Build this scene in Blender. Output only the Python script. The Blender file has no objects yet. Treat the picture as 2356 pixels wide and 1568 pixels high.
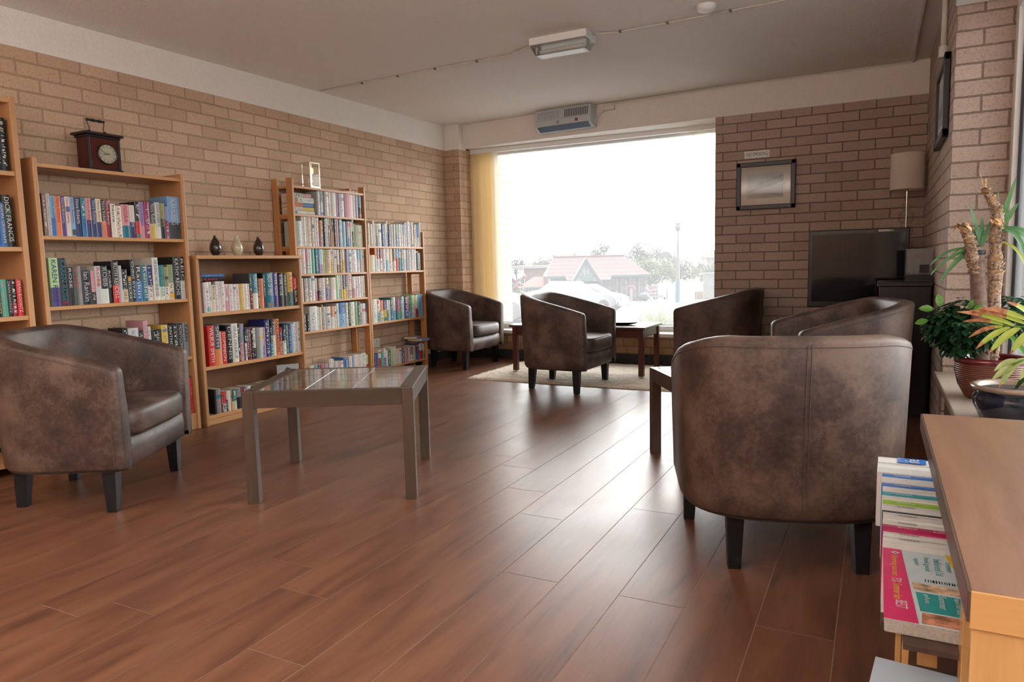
import bpy, bmesh, math, random
from mathutils import Vector, Matrix
random.seed(7)
C = bpy.context.scene.collection
PI = math.pi

# ------------------------------------------------------------------ camera
cam_d = bpy.data.cameras.new('camera'); cam = bpy.data.objects.new('camera', cam_d); C.objects.link(cam)
R_ = Vector((0.88890173, 0.4575025, -0.02334911)); U_ = Vector((-0.02849685, 0.10609492, 0.99394758)); F_ = Vector((-0.45721072, 0.88285635, -0.10734533))
m = Matrix((R_, U_, -F_)).transposed().to_4x4(); m.translation = Vector((3.97625, -6.14362, 0.95803))
cam.matrix_world = m
cam_d.sensor_width = 36; cam_d.lens = 24.875; cam_d.clip_end = 600; cam_d.clip_start = 0.02
sc = bpy.context.scene
sc.camera = cam

# ------------------------------------------------------------------ sky, daylight, exposure
w = bpy.data.worlds.new('overcast_sky'); sc.world = w; w.use_nodes = True
nt = w.node_tree; nt.nodes.clear()
wo = nt.nodes.new('ShaderNodeOutputWorld'); bg = nt.nodes.new('ShaderNodeBackground')
tcw = nt.nodes.new('ShaderNodeTexCoord'); sepw = nt.nodes.new('ShaderNodeSeparateXYZ'); rmp = nt.nodes.new('ShaderNodeValToRGB')
nt.links.new(tcw.outputs['Generated'], sepw.inputs[0]); nt.links.new(sepw.outputs['Z'], rmp.inputs[0])
rmp.color_ramp.elements[0].position = 0.0; rmp.color_ramp.elements[0].color = (0.90, 0.90, 0.90, 1)
rmp.color_ramp.elements[1].position = 0.5; rmp.color_ramp.elements[1].color = (1.0, 0.98, 0.97, 1)
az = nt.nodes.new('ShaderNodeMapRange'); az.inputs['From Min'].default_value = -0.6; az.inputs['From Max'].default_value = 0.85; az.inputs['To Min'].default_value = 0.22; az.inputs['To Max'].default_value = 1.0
nt.links.new(sepw.outputs['Y'], az.inputs['Value'])                     # sky shaped to favour the front window and weaken the right-hand one
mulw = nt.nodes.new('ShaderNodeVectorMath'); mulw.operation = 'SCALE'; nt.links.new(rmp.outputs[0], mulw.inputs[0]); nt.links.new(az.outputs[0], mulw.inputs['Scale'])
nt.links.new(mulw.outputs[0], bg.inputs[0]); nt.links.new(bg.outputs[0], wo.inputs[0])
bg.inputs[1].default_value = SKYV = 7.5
def area(name, loc, rot, sx, sy, power=0, portal=False, col=(1,1,1)):
    l = bpy.data.lights.new(name, 'AREA'); l.shape = 'RECTANGLE'; l.size = sx; l.size_y = sy; l.energy = power; l.color = col
    if portal: l.cycles.is_portal = True
    o = bpy.data.objects.new(name, l); C.objects.link(o); o.location = loc; o.rotation_euler = rot; return o
area('daylight_portal', (1.45, 0.62, 1.22), (-PI/2, 0, 0), 2.7, 1.9, 1, True)
area('daylight_portal', (4.62, -4.4, 1.25), (PI/2, 0, PI/2), 4.6, 1.8, 1, True)
area('added_rear_uplight', (2.2, -7.7, 1.35), (PI, 0, 0), 3.6, 1.6, 150, False, (1.0, 0.95, 0.90))  # added fill lamp facing up behind the camera, brightens the ceiling; no window there
sc.view_settings.view_transform = 'Standard'; sc.view_settings.look = 'None'
sc.view_settings.exposure = 1.05; sc.view_settings.gamma = 1.0; sc.view_settings.use_curve_mapping = False

# ------------------------------------------------------------------ material helpers
MATS = {}
def newmat(name):
    m = bpy.data.materials.new(name); m.use_nodes = True
    nt = m.node_tree; nt.nodes.clear()
    o = nt.nodes.new('ShaderNodeOutputMaterial'); b = nt.nodes.new('ShaderNodeBsdfPrincipled')
    nt.links.new(b.outputs[0], o.inputs[0])
    return m, nt, b, o
def N(nt, t, **kw):
    n = nt.nodes.new(t)
    for k, v in kw.items():
        if hasattr(n, k): setattr(n, k, v)
        else: n.inputs[k.replace('_', ' ')].default_value = v
    return n
def L(nt, a, b): nt.links.new(a, b)
def bump(nt, b, h, s, d=0.01):
    bp = nt.nodes.new('ShaderNodeBump'); bp.inputs['Strength'].default_value = s; bp.inputs['Distance'].default_value = d
    L(nt, h, bp.inputs['Height']); L(nt, bp.outputs[0], b.inputs['Normal']); return bp
def ramp(nt, src, stops):
    r = nt.nodes.new('ShaderNodeValToRGB'); e = r.color_ramp.elements
    while len(e) < len(stops): e.new(0.5)
    for i, (p, c) in enumerate(stops): e[i].position = p; e[i].color = (*c, 1)
    L(nt, src, r.inputs[0]); return r
def plain(name, col, rough=0.5, metal=0.0, coat=0.0, noise=0.08, scale=30, bmp=0.0, spec=0.5, emit=None):
    """one colour, slightly mottled"""
    if name in MATS: return MATS[name]
    m, nt, b, o = newmat(name)
    tc = N(nt, 'ShaderNodeTexCoord'); no = N(nt, 'ShaderNodeTexNoise'); no.inputs['Scale'].default_value = scale; no.inputs['Detail'].default_value = 4
    L(nt, tc.outputs['Object'], no.inputs['Vector'])
    lo = tuple(max(0, c*(1-noise)) for c in col); hi = tuple(min(1, c*(1+noise)) for c in col)
    r = ramp(nt, no.outputs['Fac'], [(0.3, lo), (0.7, hi)]); L(nt, r.outputs[0], b.inputs['Base Color'])
    b.inputs['Roughness'].default_value = rough; b.inputs['Metallic'].default_value = metal
    b.inputs['Coat Weight'].default_value = coat; b.inputs['Specular IOR Level'].default_value = spec
    if bmp: bump(nt, b, no.outputs['Fac'], bmp, 0.004)
    if emit: b.inputs['Emission Color'].default_value = (*emit[0], 1); b.inputs['Emission Strength'].default_value = emit[1]
    MATS[name] = m; return m
def brick(name, c1, c2, mortar, ox, oz, bw=0.225, rh=0.075, off=0.5, pits=0.8):
    m, nt, b, o = newmat(name)
    g = N(nt, 'ShaderNodeNewGeometry'); sp = N(nt, 'ShaderNodeSeparateXYZ'); L(nt, g.outputs['Position'], sp.inputs[0])
    sn = N(nt, 'ShaderNodeSeparateXYZ'); L(nt, g.outputs['True Normal'], sn.inputs[0])
    ab = N(nt, 'ShaderNodeMath', operation='ABSOLUTE'); L(nt, sn.outputs['X'], ab.inputs[0])
    gt = N(nt, 'ShaderNodeMath', operation='GREATER_THAN'); gt.inputs[1].default_value = 0.5; L(nt, ab.outputs[0], gt.inputs[0])
    mx = N(nt, 'ShaderNodeMix'); mx.data_type = 'FLOAT'; L(nt, gt.outputs[0], mx.inputs[0])
    ax = N(nt, 'ShaderNodeMath', operation='ADD'); ax.inputs[1].default_value = ox[0]; L(nt, sp.outputs['X'], ax.inputs[0])
    ay = N(nt, 'ShaderNodeMath', operation='ADD'); ay.inputs[1].default_value = ox[1]; L(nt, sp.outputs['Y'], ay.inputs[0])
    az = N(nt, 'ShaderNodeMath', operation='ADD'); az.inputs[1].default_value = oz; L(nt, sp.outputs['Z'], az.inputs[0])
    L(nt, ax.outputs[0], mx.inputs[2]); L(nt, ay.outputs[0], mx.inputs[3])
    nz = N(nt, 'ShaderNodeTexNoise'); nz.inputs['Scale'].default_value = 22; nz.inputs['Detail'].default_value = 3
    cb = N(nt, 'ShaderNodeCombineXYZ'); L(nt, mx.outputs[0], cb.inputs[0]); L(nt, az.outputs[0], cb.inputs[1])
    # ragged brick edges
    L(nt, g.outputs['Position'], nz.inputs['Vector'])
    sb = N(nt, 'ShaderNodeVectorMath', operation='SUBTRACT'); sb.inputs[1].default_value = (0.5, 0.5, 0.5); L(nt, nz.outputs['Color'], sb.inputs[0])
    ms = N(nt, 'ShaderNodeVectorMath', operation='SCALE'); ms.inputs['Scale'].default_value = 0.006; L(nt, sb.outputs[0], ms.inputs[0])
    ad = N(nt, 'ShaderNodeVectorMath', operation='ADD'); L(nt, cb.outputs[0], ad.inputs[0]); L(nt, ms.outputs[0], ad.inputs[1])
    bt = N(nt, 'ShaderNodeTexBrick'); bt.offset = off; bt.offset_frequency = 2
    bt.inputs['Scale'].default_value = 1; bt.inputs['Mortar Size'].default_value = 0.0052; bt.inputs['Mortar Smooth'].default_value = 0.25
    bt.inputs['Brick Width'].default_value = bw; bt.inputs['Row Height'].default_value = rh
    bt.inputs['Color1'].default_value = (*c1, 1); bt.inputs['Color2'].default_value = (*c2, 1); bt.inputs['Mortar'].default_value = (*mortar, 1)
    L(nt, ad.outputs[0], bt.inputs['Vector'])
    # speckle and pits
    n2 = N(nt, 'ShaderNodeTexNoise'); n2.inputs['Scale'].default_value = 90; n2.inputs['Detail'].default_value = 6; n2.inputs['Roughness'].default_value = 0.7
    L(nt, g.outputs['Position'], n2.inputs['Vector'])
    r2 = ramp(nt, n2.outputs['Fac'], [(0.32, (0.55, 0.5, 0.47)), (0.47, (0.96, 0.95, 0.95)), (0.7, (1.06, 1.04, 1.02))])
    n3 = N(nt, 'ShaderNodeTexNoise'); n3.inputs['Scale'].default_value = 1.4; n3.inputs['Detail'].default_value = 3; L(nt, g.outputs['Position'], n3.inputs['Vector'])
    r3 = ramp(nt, n3.outputs['Fac'], [(0.3, (0.92, 0.90, 0.90)), (0.7, (1.05, 1.05, 1.03))])
    mu = N(nt, 'ShaderNodeMix'); mu.data_type = 'RGBA'; mu.blend_type = 'MULTIPLY'; mu.inputs[0].default_value = pits
    L(nt, bt.outputs['Color'], mu.inputs[6]); L(nt, r2.outputs[0], mu.inputs[7])
    m2 = N(nt, 'ShaderNodeMix'); m2.data_type = 'RGBA'; m2.blend_type = 'MULTIPLY'; m2.inputs[0].default_value = 1
    L(nt, mu.outputs[2], m2.inputs[6]); L(nt, r3.outputs[0], m2.inputs[7]); L(nt, m2.outputs[2], b.inputs['Base Color'])
    b.inputs['Roughness'].default_value = 0.9; b.inputs['Specular IOR Level'].default_value = 0.25
    inv = N(nt, 'ShaderNodeMath', operation='MULTIPLY_ADD'); inv.inputs[1].default_value = -1.0; L(nt, bt.outputs['Fac'], inv.inputs[0])
    s2 = N(nt, 'ShaderNodeMath', operation='MULTIPLY'); s2.inputs[1].default_value = 0.45; L(nt, n2.outputs['Fac'], s2.inputs[0]); L(nt, s2.outputs[0], inv.inputs[2])
    bump(nt, b, inv.outputs[0], 0.75, 0.006)
    MATS[name] = m; return m
def wood(name, c1, c2, axis='Z', rough=0.4, scale=9, stretch=0.07, coat=0.0, dark=None, contrast=(0.3, 0.7), bmp=0.05):
    """long grain running along one axis of the object"""
    if name in MATS: return MATS[name]
    m, nt, b, o = newmat(name); b.inputs['Specular IOR Level'].default_value = 0.28 if c1[0] < 0.2 else 0.4
    tc = N(nt, 'ShaderNodeTexCoord'); mp = N(nt, 'ShaderNodeMapping'); L(nt, tc.outputs['Object'], mp.inputs[0])
    s = [1, 1, 1]; s['XYZ'.index(axis)] = stretch; mp.inputs['Scale'].default_value = s
    n1 = N(nt, 'ShaderNodeTexNoise'); n1.inputs['Scale'].default_value = scale; n1.inputs['Detail'].default_value = 5; n1.inputs['Distortion'].default_value = 0.6
    n2 = N(nt, 'ShaderNodeTexNoise'); n2.inputs['Scale'].default_value = scale*9; n2.inputs['Detail'].default_value = 4
    L(nt, mp.outputs[0], n1.inputs['Vector']); L(nt, mp.outputs[0], n2.inputs['Vector'])
    mm = N(nt, 'ShaderNodeMath', operation='MULTIPLY_ADD'); mm.inputs[1].default_value = 0.35; L(nt, n2.outputs['Fac'], mm.inputs[0])
    m3 = N(nt, 'ShaderNodeMath', operation='MULTIPLY'); m3.inputs[1].default_value = 0.65; L(nt, n1.outputs['Fac'], m3.inputs[0]); L(nt, m3.outputs[0], mm.inputs[2])
    st = [(contrast[0], c2), (contrast[1], c1)]
    if dark: st = [(contrast[0]-0.08, dark)] + st
    r = ramp(nt, mm.outputs[0], st); L(nt, r.outputs[0], b.inputs['Base Color'])
    b.inputs['Roughness'].default_value = rough; b.inputs['Coat Weight'].default_value = coat; b.inputs['Coat Roughness'].default_value = 0.15
    bump(nt, b, mm.outputs[0], bmp, 0.003)
    MATS[name] = m; return m

# ------------------------------------------------------------------ mesh helpers
class MB:
    def __init__(s): s.v = []; s.f = []; s.m = []; s.c = []; s.cc = (1, 1, 1); s.c2 = (0, 0, 0, 0)
    def add(s, vs, fs, mi=0, col=None, col2=None):
        o = len(s.v); s.v += [tuple(v) for v in vs]
        for f in fs: s.f.append([i+o for i in f]); s.m.append(mi); s.c.append((col or (1, 1, 1), col2 or (0, 0, 0, 0)))
        return s
    def box(s, x0, x1, y0, y1, z0, z1, mi=0, col=None, M=None):
        vs = [(x0,y0,z0),(x1,y0,z0),(x1,y1,z0),(x0,y1,z0),(x0,y0,z1),(x1,y0,z1),(x1,y1,z1),(x0,y1,z1)]
        if M: vs = [M @ Vector(v) for v in vs]
        return s.add(vs, [(0,3,2,1),(4,5,6,7),(0,1,5,4),(1,2,6,5),(2,3,7,6),(3,0,4,7)], mi, col)
    def taper(s, cx, cy, z0, z1, a0, b0, a1, b1, dx=0, dy=0, mi=0, M=None):
        vs = [(cx+dx-a0, cy+dy-b0, z0),(cx+dx+a0, cy+dy-b0, z0),(cx+dx+a0, cy+dy+b0, z0),(cx+dx-a0, cy+dy+b0, z0),(cx-a1,cy-b1,z1),(cx+a1,cy-b1,z1),(cx+a1,cy+b1,z1),(cx-a1,cy+b1,z1)]
        if M: vs = [M @ Vector(v) for v in vs]
        return s.add(vs, [(0,3,2,1),(4,5,6,7),(0,1,5,4),(1,2,6,5),(2,3,7,6),(3,0,4,7)], mi)
    def tube(s, pts, r, seg=8, mi=0, cap=True, flat=1.0):
        pts = [Vector(p) for p in pts]; n = len(pts); rs = r if isinstance(r, (list, tuple)) else [r]*n
        vs = []; prev = None
        for i, p in enumerate(pts):
            t = (pts[min(i+1, n-1)] - pts[max(i-1, 0)]).normalized()
            if prev is None: a = Vector((0, 0, 1)) if abs(t.z) < 0.9 else Vector((1, 0, 0)); u = t.cross(a).normalized()
            else: u = (prev - t*prev.dot(t)).normalized()
            prev = u; v = t.cross(u)
            for k in range(seg):
                a = 2*PI*k/seg; vs.append(p + u*math.cos(a)*rs[i] + v*math.sin(a)*rs[i]*flat)
        fs = [(i*seg+k, i*seg+(k+1)%seg, (i+1)*seg+(k+1)%seg, (i+1)*seg+k) for i in range(n-1) for k in range(seg)]
        if cap: fs += [tuple(range(seg))[::-1], tuple((n-1)*seg+k for k in range(seg))]
        return s.add(vs, fs, mi)
    def lathe(s, prof, cx=0, cy=0, seg=32, mi=0, cap=True, M=None):
        vs = []
        for (r, z) in prof:
            for k in range(seg):
                a = 2*PI*k/seg; vs.append((cx+r*math.cos(a), cy+r*math.sin(a), z))
        if M: vs = [M @ Vector(v) for v in vs]
        n = len(prof)
        fs = [(i*seg+k, i*seg+(k+1)%seg, (i+1)*seg+(k+1)%seg, (i+1)*seg+k) for i in range(n-1) for k in range(seg)]
        if cap: fs += [tuple(range(seg))[::-1], tuple((n-1)*seg+k for k in range(seg))]
        return s.add(vs, fs, mi)
    def prism(s, poly, z0, z1, mi=0, M=None):
        n = len(poly); vs = [(x, y, z0) for x, y in poly] + [(x, y, z1) for x, y in poly]
        if M: vs = [M @ Vector(v) for v in vs]
        fs = [tuple(range(n))[::-1], tuple(range(n, 2*n))] + [(i, (i+1)%n, n+(i+1)%n, n+i) for i in range(n)]
        return s.add(vs, fs, mi)
    def blob(s, c, r, mi=0, sub=2, jit=0.0, sq=(1, 1, 1)):
        bm = bmesh.new(); bmesh.ops.create_icosphere(bm, subdivisions=sub, radius=1)
        vs = []
        for v in bm.verts:
            k = 1 + random.uniform(-jit, jit); vs.append((c[0]+v.co.x*r*sq[0]*k, c[1]+v.co.y*r*sq[1]*k, c[2]+v.co.z*r*sq[2]*k))
        fs = [[v.index for v in f.verts] for f in bm.faces]; bm.free()
        return s.add(vs, fs, mi)
    def build(s, name, mats, parent=None, smooth=False, bevel=0, seg=2, loc=None, rotz=0, sub=0, attr=False, ang=None):
        me = bpy.data.meshes.new(name); me.from_pydata(s.v, [], s.f)
        if not isinstance(mats, (list, tuple)): mats = [mats]
        for mm in mats: me.materials.append(mm)
        me.polygons.foreach_set('material_index', s.m)
        if attr:
            a = me.color_attributes.new('Col', 'FLOAT_COLOR', 'CORNER'); b = me.color_attributes.new('Col2', 'FLOAT_COLOR', 'CORNER')
            i = 0
            for p, (c, c2) in zip(me.polygons, s.c):
                for _ in p.vertices: a.data[i].color = (*c, c2[3]); b.data[i].color = (*c2[:3], 1); i += 1
        me.update()
        if smooth: me.shade_smooth() if hasattr(me, 'shade_smooth') else [setattr(p, 'use_smooth', True) for p in me.polygons]
        o = bpy.data.objects.new(name, me); C.objects.link(o)
        if parent: o.parent = parent
        if loc is not None: o.location = loc
        o.rotation_euler.z = rotz
        if bevel:
            bv = o.modifiers.new('bevel', 'BEVEL'); bv.width = bevel; bv.segments = seg; bv.limit_method = 'ANGLE'; bv.angle_limit = math.radians(40)
        if sub:
            sb = o.modifiers.new('sub', 'SUBSURF'); sb.levels = sub; sb.render_levels = sub
        if ang:
            try: me.set_sharp_from_angle(angle=math.radians(ang))
            except Exception: pass
        return o
def tag(o, label, cat, group=None):
    o['label'] = label; o['category'] = cat
    if group: o['group'] = group
    return o
def thing(name, label, cat, loc=(0, 0, 0), rotz=0, group=None):
    o = bpy.data.objects.new(name, None); C.objects.link(o); o.location = loc; o.rotation_euler = (0, 0, rotz); o.empty_display_size = 0.05
    return tag(o, label, cat, group)
def struct(o): o['kind'] = 'structure'; return o
def dup(root, loc, rotz, label=None, group=None):
    r = root.copy(); C.objects.link(r); r.location = loc; r.rotation_euler = (0, 0, rotz)
    if label: r['label'] = label
    if group: r['group'] = group
    for ch in list(root.children):
        c = ch.copy(); C.objects.link(c); c.parent = r
        for g in ch.children:
            d = g.copy(); C.objects.link(d); d.parent = c
    return r
# lettering is queued and turned into meshes in one go at the end
TEXTQ = []
def letter(txt, parent, origin, xdir, ydir, width, height, mat, thick=0.0004, name='lettering', align='l'):
    TEXTQ.append((txt, parent, Vector(origin), Vector(xdir).normalized(), Vector(ydir).normalized(), width, height, mat, thick, name, align))
def flush_text():
    cur = {}
    for t in {q[0] for q in TEXTQ}:
        c = bpy.data.curves.new('f', 'FONT'); c.body = t; c.resolution_u = 2
        o = bpy.data.objects.new('f', c); C.objects.link(o); cur[t] = o
    bpy.context.view_layer.update(); dg = bpy.context.evaluated_depsgraph_get()
    base = {}
    for t, o in cur.items():
        me = bpy.data.meshes.new_from_object(o.evaluated_get(dg)); vs = [v.co.copy() for v in me.vertices]; fs = [tuple(p.vertices) for p in me.polygons]
        x0 = min(v.x for v in vs); x1 = max(v.x for v in vs); y0 = min(v.y for v in vs); y1 = max(v.y for v in vs)
        base[t] = ([((v.x-x0)/(x1-x0), (v.y-y0)/(y1-y0)) for v in vs], fs, (x1-x0)/(y1-y0))
        bpy.data.meshes.remove(me); c = o.data; bpy.data.objects.remove(o); bpy.data.curves.remove(c)
    for txt, parent, org, xd, yd, wd, ht, mat, th, name, al in TEXTQ:
        vs, fs, asp = base[txt]; n = xd.cross(yd)
        if wd is None: wd = ht*asp
        sh = -wd/2 if al == 'c' else 0
        co = [org + xd*(x*wd+sh) + yd*(y*ht) + n*th for x, y in vs]
        me = bpy.data.meshes.new(name); me.from_pydata(co, [], fs); me.materials.append(mat)
        o = bpy.data.objects.new(name, me); C.objects.link(o); o.parent = parent

# ------------------------------------------------------------------ palette of materials
BR_L = brick('buff_brick', (0.62, 0.44, 0.31), (0.52, 0.355, 0.245), (0.40, 0.28, 0.18), (-3.255, 0.0101), -0.038)
BR_R = brick('pinkish_brick', (0.52, 0.405, 0.345), (0.43, 0.33, 0.28), (0.23, 0.17, 0.135), (-3.255, 0.05), -0.038)
BR_S = brick('sill_header_brick', (0.44, 0.29, 0.17), (0.36, 0.23, 0.14), (0.24, 0.17, 0.11), (0.02, 0.0), -0.015, bw=0.1125, off=0.35)
BR_O = brick('outdoor_brick', (0.34, 0.24, 0.18), (0.27, 0.19, 0.14), (0.20, 0.15, 0.12), (0.0, 0.1), -0.038)
PINE = wood('pine', (0.50, 0.265, 0.12), (0.41, 0.20, 0.085), 'Z', 0.38, 10, 0.06)
PINEY = wood('pine_shelf', (0.53, 0.28, 0.125), (0.44, 0.22, 0.09), 'Y', 0.38, 10, 0.06)
LAM = wood('beech_laminate', (0.44, 0.235, 0.11), (0.38, 0.195, 0.09), 'Z', 0.35, 14, 0.05, contrast=(0.2, 0.8))
LAMB = wood('brown_laminate', (0.26, 0.125, 0.065), (0.21, 0.10, 0.05), 'Z', 0.42, 12, 0.06, contrast=(0.2, 0.8))
OLDPINE = wood('orange_pine', (0.50, 0.24, 0.09), (0.40, 0.175, 0.065), 'Z', 0.4, 10, 0.06)
OLDPINEY = wood('orange_pine_shelf', (0.56, 0.29, 0.115), (0.46, 0.21, 0.08), 'Y', 0.4, 10, 0.06)
TEAK = wood('dark_stained_wood', (0.075, 0.047, 0.032), (0.045, 0.028, 0.019), 'X', 0.42, 14, 0.08)
TEAKZ = wood('dark_stained_leg_wood', (0.085, 0.055, 0.038), (0.05, 0.032, 0.022), 'Z', 0.42, 14, 0.08)
MAHO = wood('mahogany', (0.10, 0.032, 0.02), (0.06, 0.018, 0.012), 'Z', 0.3, 12, 0.08)
MAHOT = wood('mahogany_top', (0.09, 0.045, 0.03), (0.06, 0.03, 0.02), 'X', 0.2, 12, 0.08, coat=0.4)
BLACKLEG = plain('black_stained_leg', (0.010, 0.010, 0.011), 0.38, noise=0.2, spec=0.3)
BLACK = plain('black_plastic', (0.012, 0.012, 0.013), 0.25)
BLACKM = plain('black_matt', (0.015, 0.014, 0.015), 0.55)
WHITE = plain('white_plastic', (0.72, 0.72, 0.70), 0.4, noise=0.03)
UPVC = plain('white_window_frame', (0.80, 0.80, 0.79), 0.3, noise=0.02)
CREAMP = plain('white_paint', (0.70, 0.665, 0.61), 0.7, noise=0.03, scale=3)
PAPER = plain('page_paper', (0.56, 0.45, 0.31), 0.85, noise=0.12, scale=120)
BRASS = plain('brass', (0.75, 0.58, 0.28), 0.22, 1.0)
CHROME = plain('chrome', (0.8, 0.8, 0.8), 0.12, 1.0)
SOIL = plain('potting_soil', (0.03, 0.02, 0.013), 0.95, noise=0.5, bmp=0.6)
def leather():
    m, nt, b, o = newmat('mottled_brown_leather')
    tc = N(nt, 'ShaderNodeTexCoord'); oi = N(nt, 'ShaderNodeObjectInfo'); ad = N(nt, 'ShaderNodeVectorMath', operation='ADD')
    ml = N(nt, 'ShaderNodeMath', operation='MULTIPLY'); ml.inputs[1].default_value = 9; L(nt, oi.outputs['Random'], ml.inputs[0])
    L(nt, tc.outputs['Object'], ad.inputs[0]); L(nt, ml.outputs[0], ad.inputs[1])
    n1 = N(nt, 'ShaderNodeTexNoise'); n1.inputs['Scale'].default_value = 5.5; n1.inputs['Detail'].default_value = 7; n1.inputs['Roughness'].default_value = 0.62
    n2 = N(nt, 'ShaderNodeTexNoise'); n2.inputs['Scale'].default_value = 70; n2.inputs['Detail'].default_value = 5; n2.inputs['Roughness'].default_value = 0.7
    n3 = N(nt, 'ShaderNodeTexNoise'); n3.inputs['Scale'].default_value = 420; n3.inputs['Detail'].default_value = 2
    for n in (n1, n2, n3): L(nt, ad.outputs[0], n.inputs['Vector'])
    mm = N(nt, 'ShaderNodeMath', operation='MULTIPLY_ADD'); mm.inputs[1].default_value = 0.3; L(nt, n2.outputs['Fac'], mm.inputs[0])
    m3 = N(nt, 'ShaderNodeMath', operation='MULTIPLY'); m3.inputs[1].default_value = 0.7; L(nt, n1.outputs['Fac'], m3.inputs[0]); L(nt, m3.outputs[0], mm.inputs[2])
    r = ramp(nt, mm.outputs[0], [(0.34, (0.022, 0.014, 0.012)), (0.47, (0.056, 0.033, 0.026)), (0.62, (0.125, 0.080, 0.060))])
    L(nt, r.outputs[0], b.inputs['Base Color'])
    rr = ramp(nt, n2.outputs['Fac'], [(0.3, (0.42,)*3), (0.7, (0.56,)*3)]); L(nt, rr.outputs[0], b.inputs['Roughness'])
    b.inputs['Specular IOR Level'].default_value = 0.33; b.inputs['Sheen Weight'].default_value = 0.0
    a2 = N(nt, 'ShaderNodeMath', operation='ADD'); L(nt, n3.outputs['Fac'], a2.inputs[0]); L(nt, n2.outputs['Fac'], a2.inputs[1])
    bump(nt, b, a2.outputs[0], 0.12, 0.002)
    return m
LEATHER = leather()
STITCH = plain('brown_thread', (0.07, 0.045, 0.035), 0.7)
def glass(name, tint=(1, 1, 1), rough=0.0, refl=1.0, k=1.45):
    m, nt, b, o = newmat(name); nt.nodes.remove(b)
    tr = N(nt, 'ShaderNodeBsdfTransparent'); tr.inputs[0].default_value = (*tint, 1)
    gl = N(nt, 'ShaderNodeBsdfGlossy'); gl.inputs['Roughness'].default_value = rough
    fr = N(nt, 'ShaderNodeFresnel'); fr.inputs['IOR'].default_value = k
    mx = N(nt, 'ShaderNodeMixShader'); L(nt, fr.outputs[0], mx.inputs[0]); L(nt, tr.outputs[0], mx.inputs[1]); L(nt, gl.outputs[0], mx.inputs[2]); L(nt, mx.outputs[0], o.inputs[0])
    MATS[name] = m; return m
GLASS = glass('window_glass', (0.97, 0.985, 0.98), k=1.25)
def haze_veil(m, f):
    """translucent veil mixed into glass, imitating bright haze over what lies behind"""
    nt = m.node_tree; out = [n for n in nt.nodes if n.type == 'OUTPUT_MATERIAL'][0]; src = out.inputs[0].links[0].from_socket
    t = N(nt, 'ShaderNodeBsdfTranslucent'); t.inputs[0].default_value = (0.95, 0.97, 1, 1); mx = N(nt, 'ShaderNodeMixShader'); mx.inputs[0].default_value = f
    L(nt, src, mx.inputs[1]); L(nt, t.outputs[0], mx.inputs[2]); L(nt, mx.outputs[0], out.inputs[0])
haze_veil(GLASS, 0.05)
CGLASS = glass('clear_glass', (0.97, 0.98, 0.98), k=1.15)

# ------------------------------------------------------------------ setting: floor
def plank_mat():
    m, nt, b, o = newmat('cherry_laminate_plank')
    tc = N(nt, 'ShaderNodeTexCoord'); at = N(nt, 'ShaderNodeAttribute'); at.attribute_name = 'Col'
    mp = N(nt, 'ShaderNodeMapping'); mp.inputs['Scale'].default_value = (1, 0.16, 1); L(nt, tc.outputs['Object'], mp.inputs[0])
    sc3 = N(nt, 'ShaderNodeVectorMath', operation='SCALE'); sc3.inputs['Scale'].default_value = 17.0; L(nt, at.outputs['Color'], sc3.inputs[0])
    ad = N(nt, 'ShaderNodeVectorMath', operation='ADD'); L(nt, mp.outputs[0], ad.inputs[0]); L(nt, sc3.outputs[0], ad.inputs[1])
    n1 = N(nt, 'ShaderNodeTexNoise'); n1.inputs['Scale'].default_value = 9; n1.inputs['Detail'].default_value = 5; n1.inputs['Distortion'].default_value = 1.2
    n2 = N(nt, 'ShaderNodeTexNoise'); n2.inputs['Scale'].default_value = 150; n2.inputs['Detail'].default_value = 4
    mp2 = N(nt, 'ShaderNodeMapping'); mp2.inputs['Scale'].default_value = (1, 0.25, 1); L(nt, ad.outputs[0], mp2.inputs[0])
    L(nt, ad.outputs[0], n1.inputs['Vector']); L(nt, mp2.outputs[0], n2.inputs['Vector'])
    mm = N(nt, 'ShaderNodeMath', operation='MULTIPLY_ADD'); mm.inputs[1].default_value = 0.28; L(nt, n2.outputs['Fac'], mm.inputs[0])
    m3 = N(nt, 'ShaderNodeMath', operation='MULTIPLY'); m3.inputs[1].default_value = 0.78; L(nt, n1.outputs['Fac'], m3.inputs[0]); L(nt, m3.outputs[0], mm.inputs[2])
    r = ramp(nt, mm.outputs[0], [(0.33, (0.064, 0.028, 0.018)), (0.44, (0.115, 0.047, 0.027)), (0.57, (0.148, 0.062, 0.034)), (0.74, (0.180, 0.080, 0.044))])
    L(nt, r.outputs[0], b.inputs['Base Color'])
    b.inputs['Roughness'].default_value = 0.24; b.inputs['Specular IOR Level'].default_value = 0.36
    nb = N(nt, 'ShaderNodeTexNoise'); nb.inputs['Scale'].default_value = 2.5; L(nt, tc.outputs['Object'], nb.inputs['Vector'])
    rr = ramp(nt, nb.outputs['Fac'], [(0.3, (0.34,)*3), (0.7, (0.39,)*3)]); L(nt, rr.outputs[0], b.inputs['Roughness'])
    bump(nt, b, n2.outputs['Fac'], 0.02, 0.001)
    return m
fl = MB(); g = 0.0013; PW = 0.1903; PLen = 1.425
joint = {-5: -4.926, -4: -4.497, -3: -4.645, -2: -4.94, -1: -3.78, 0: -4.27, 1: -3.556, 2: -4.272, 3: -3.9, 4: -4.285, 5: -3.5, -6: -3.6, -7: -4.2, -8: -4.0}
rn = random.Random(3)
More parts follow.
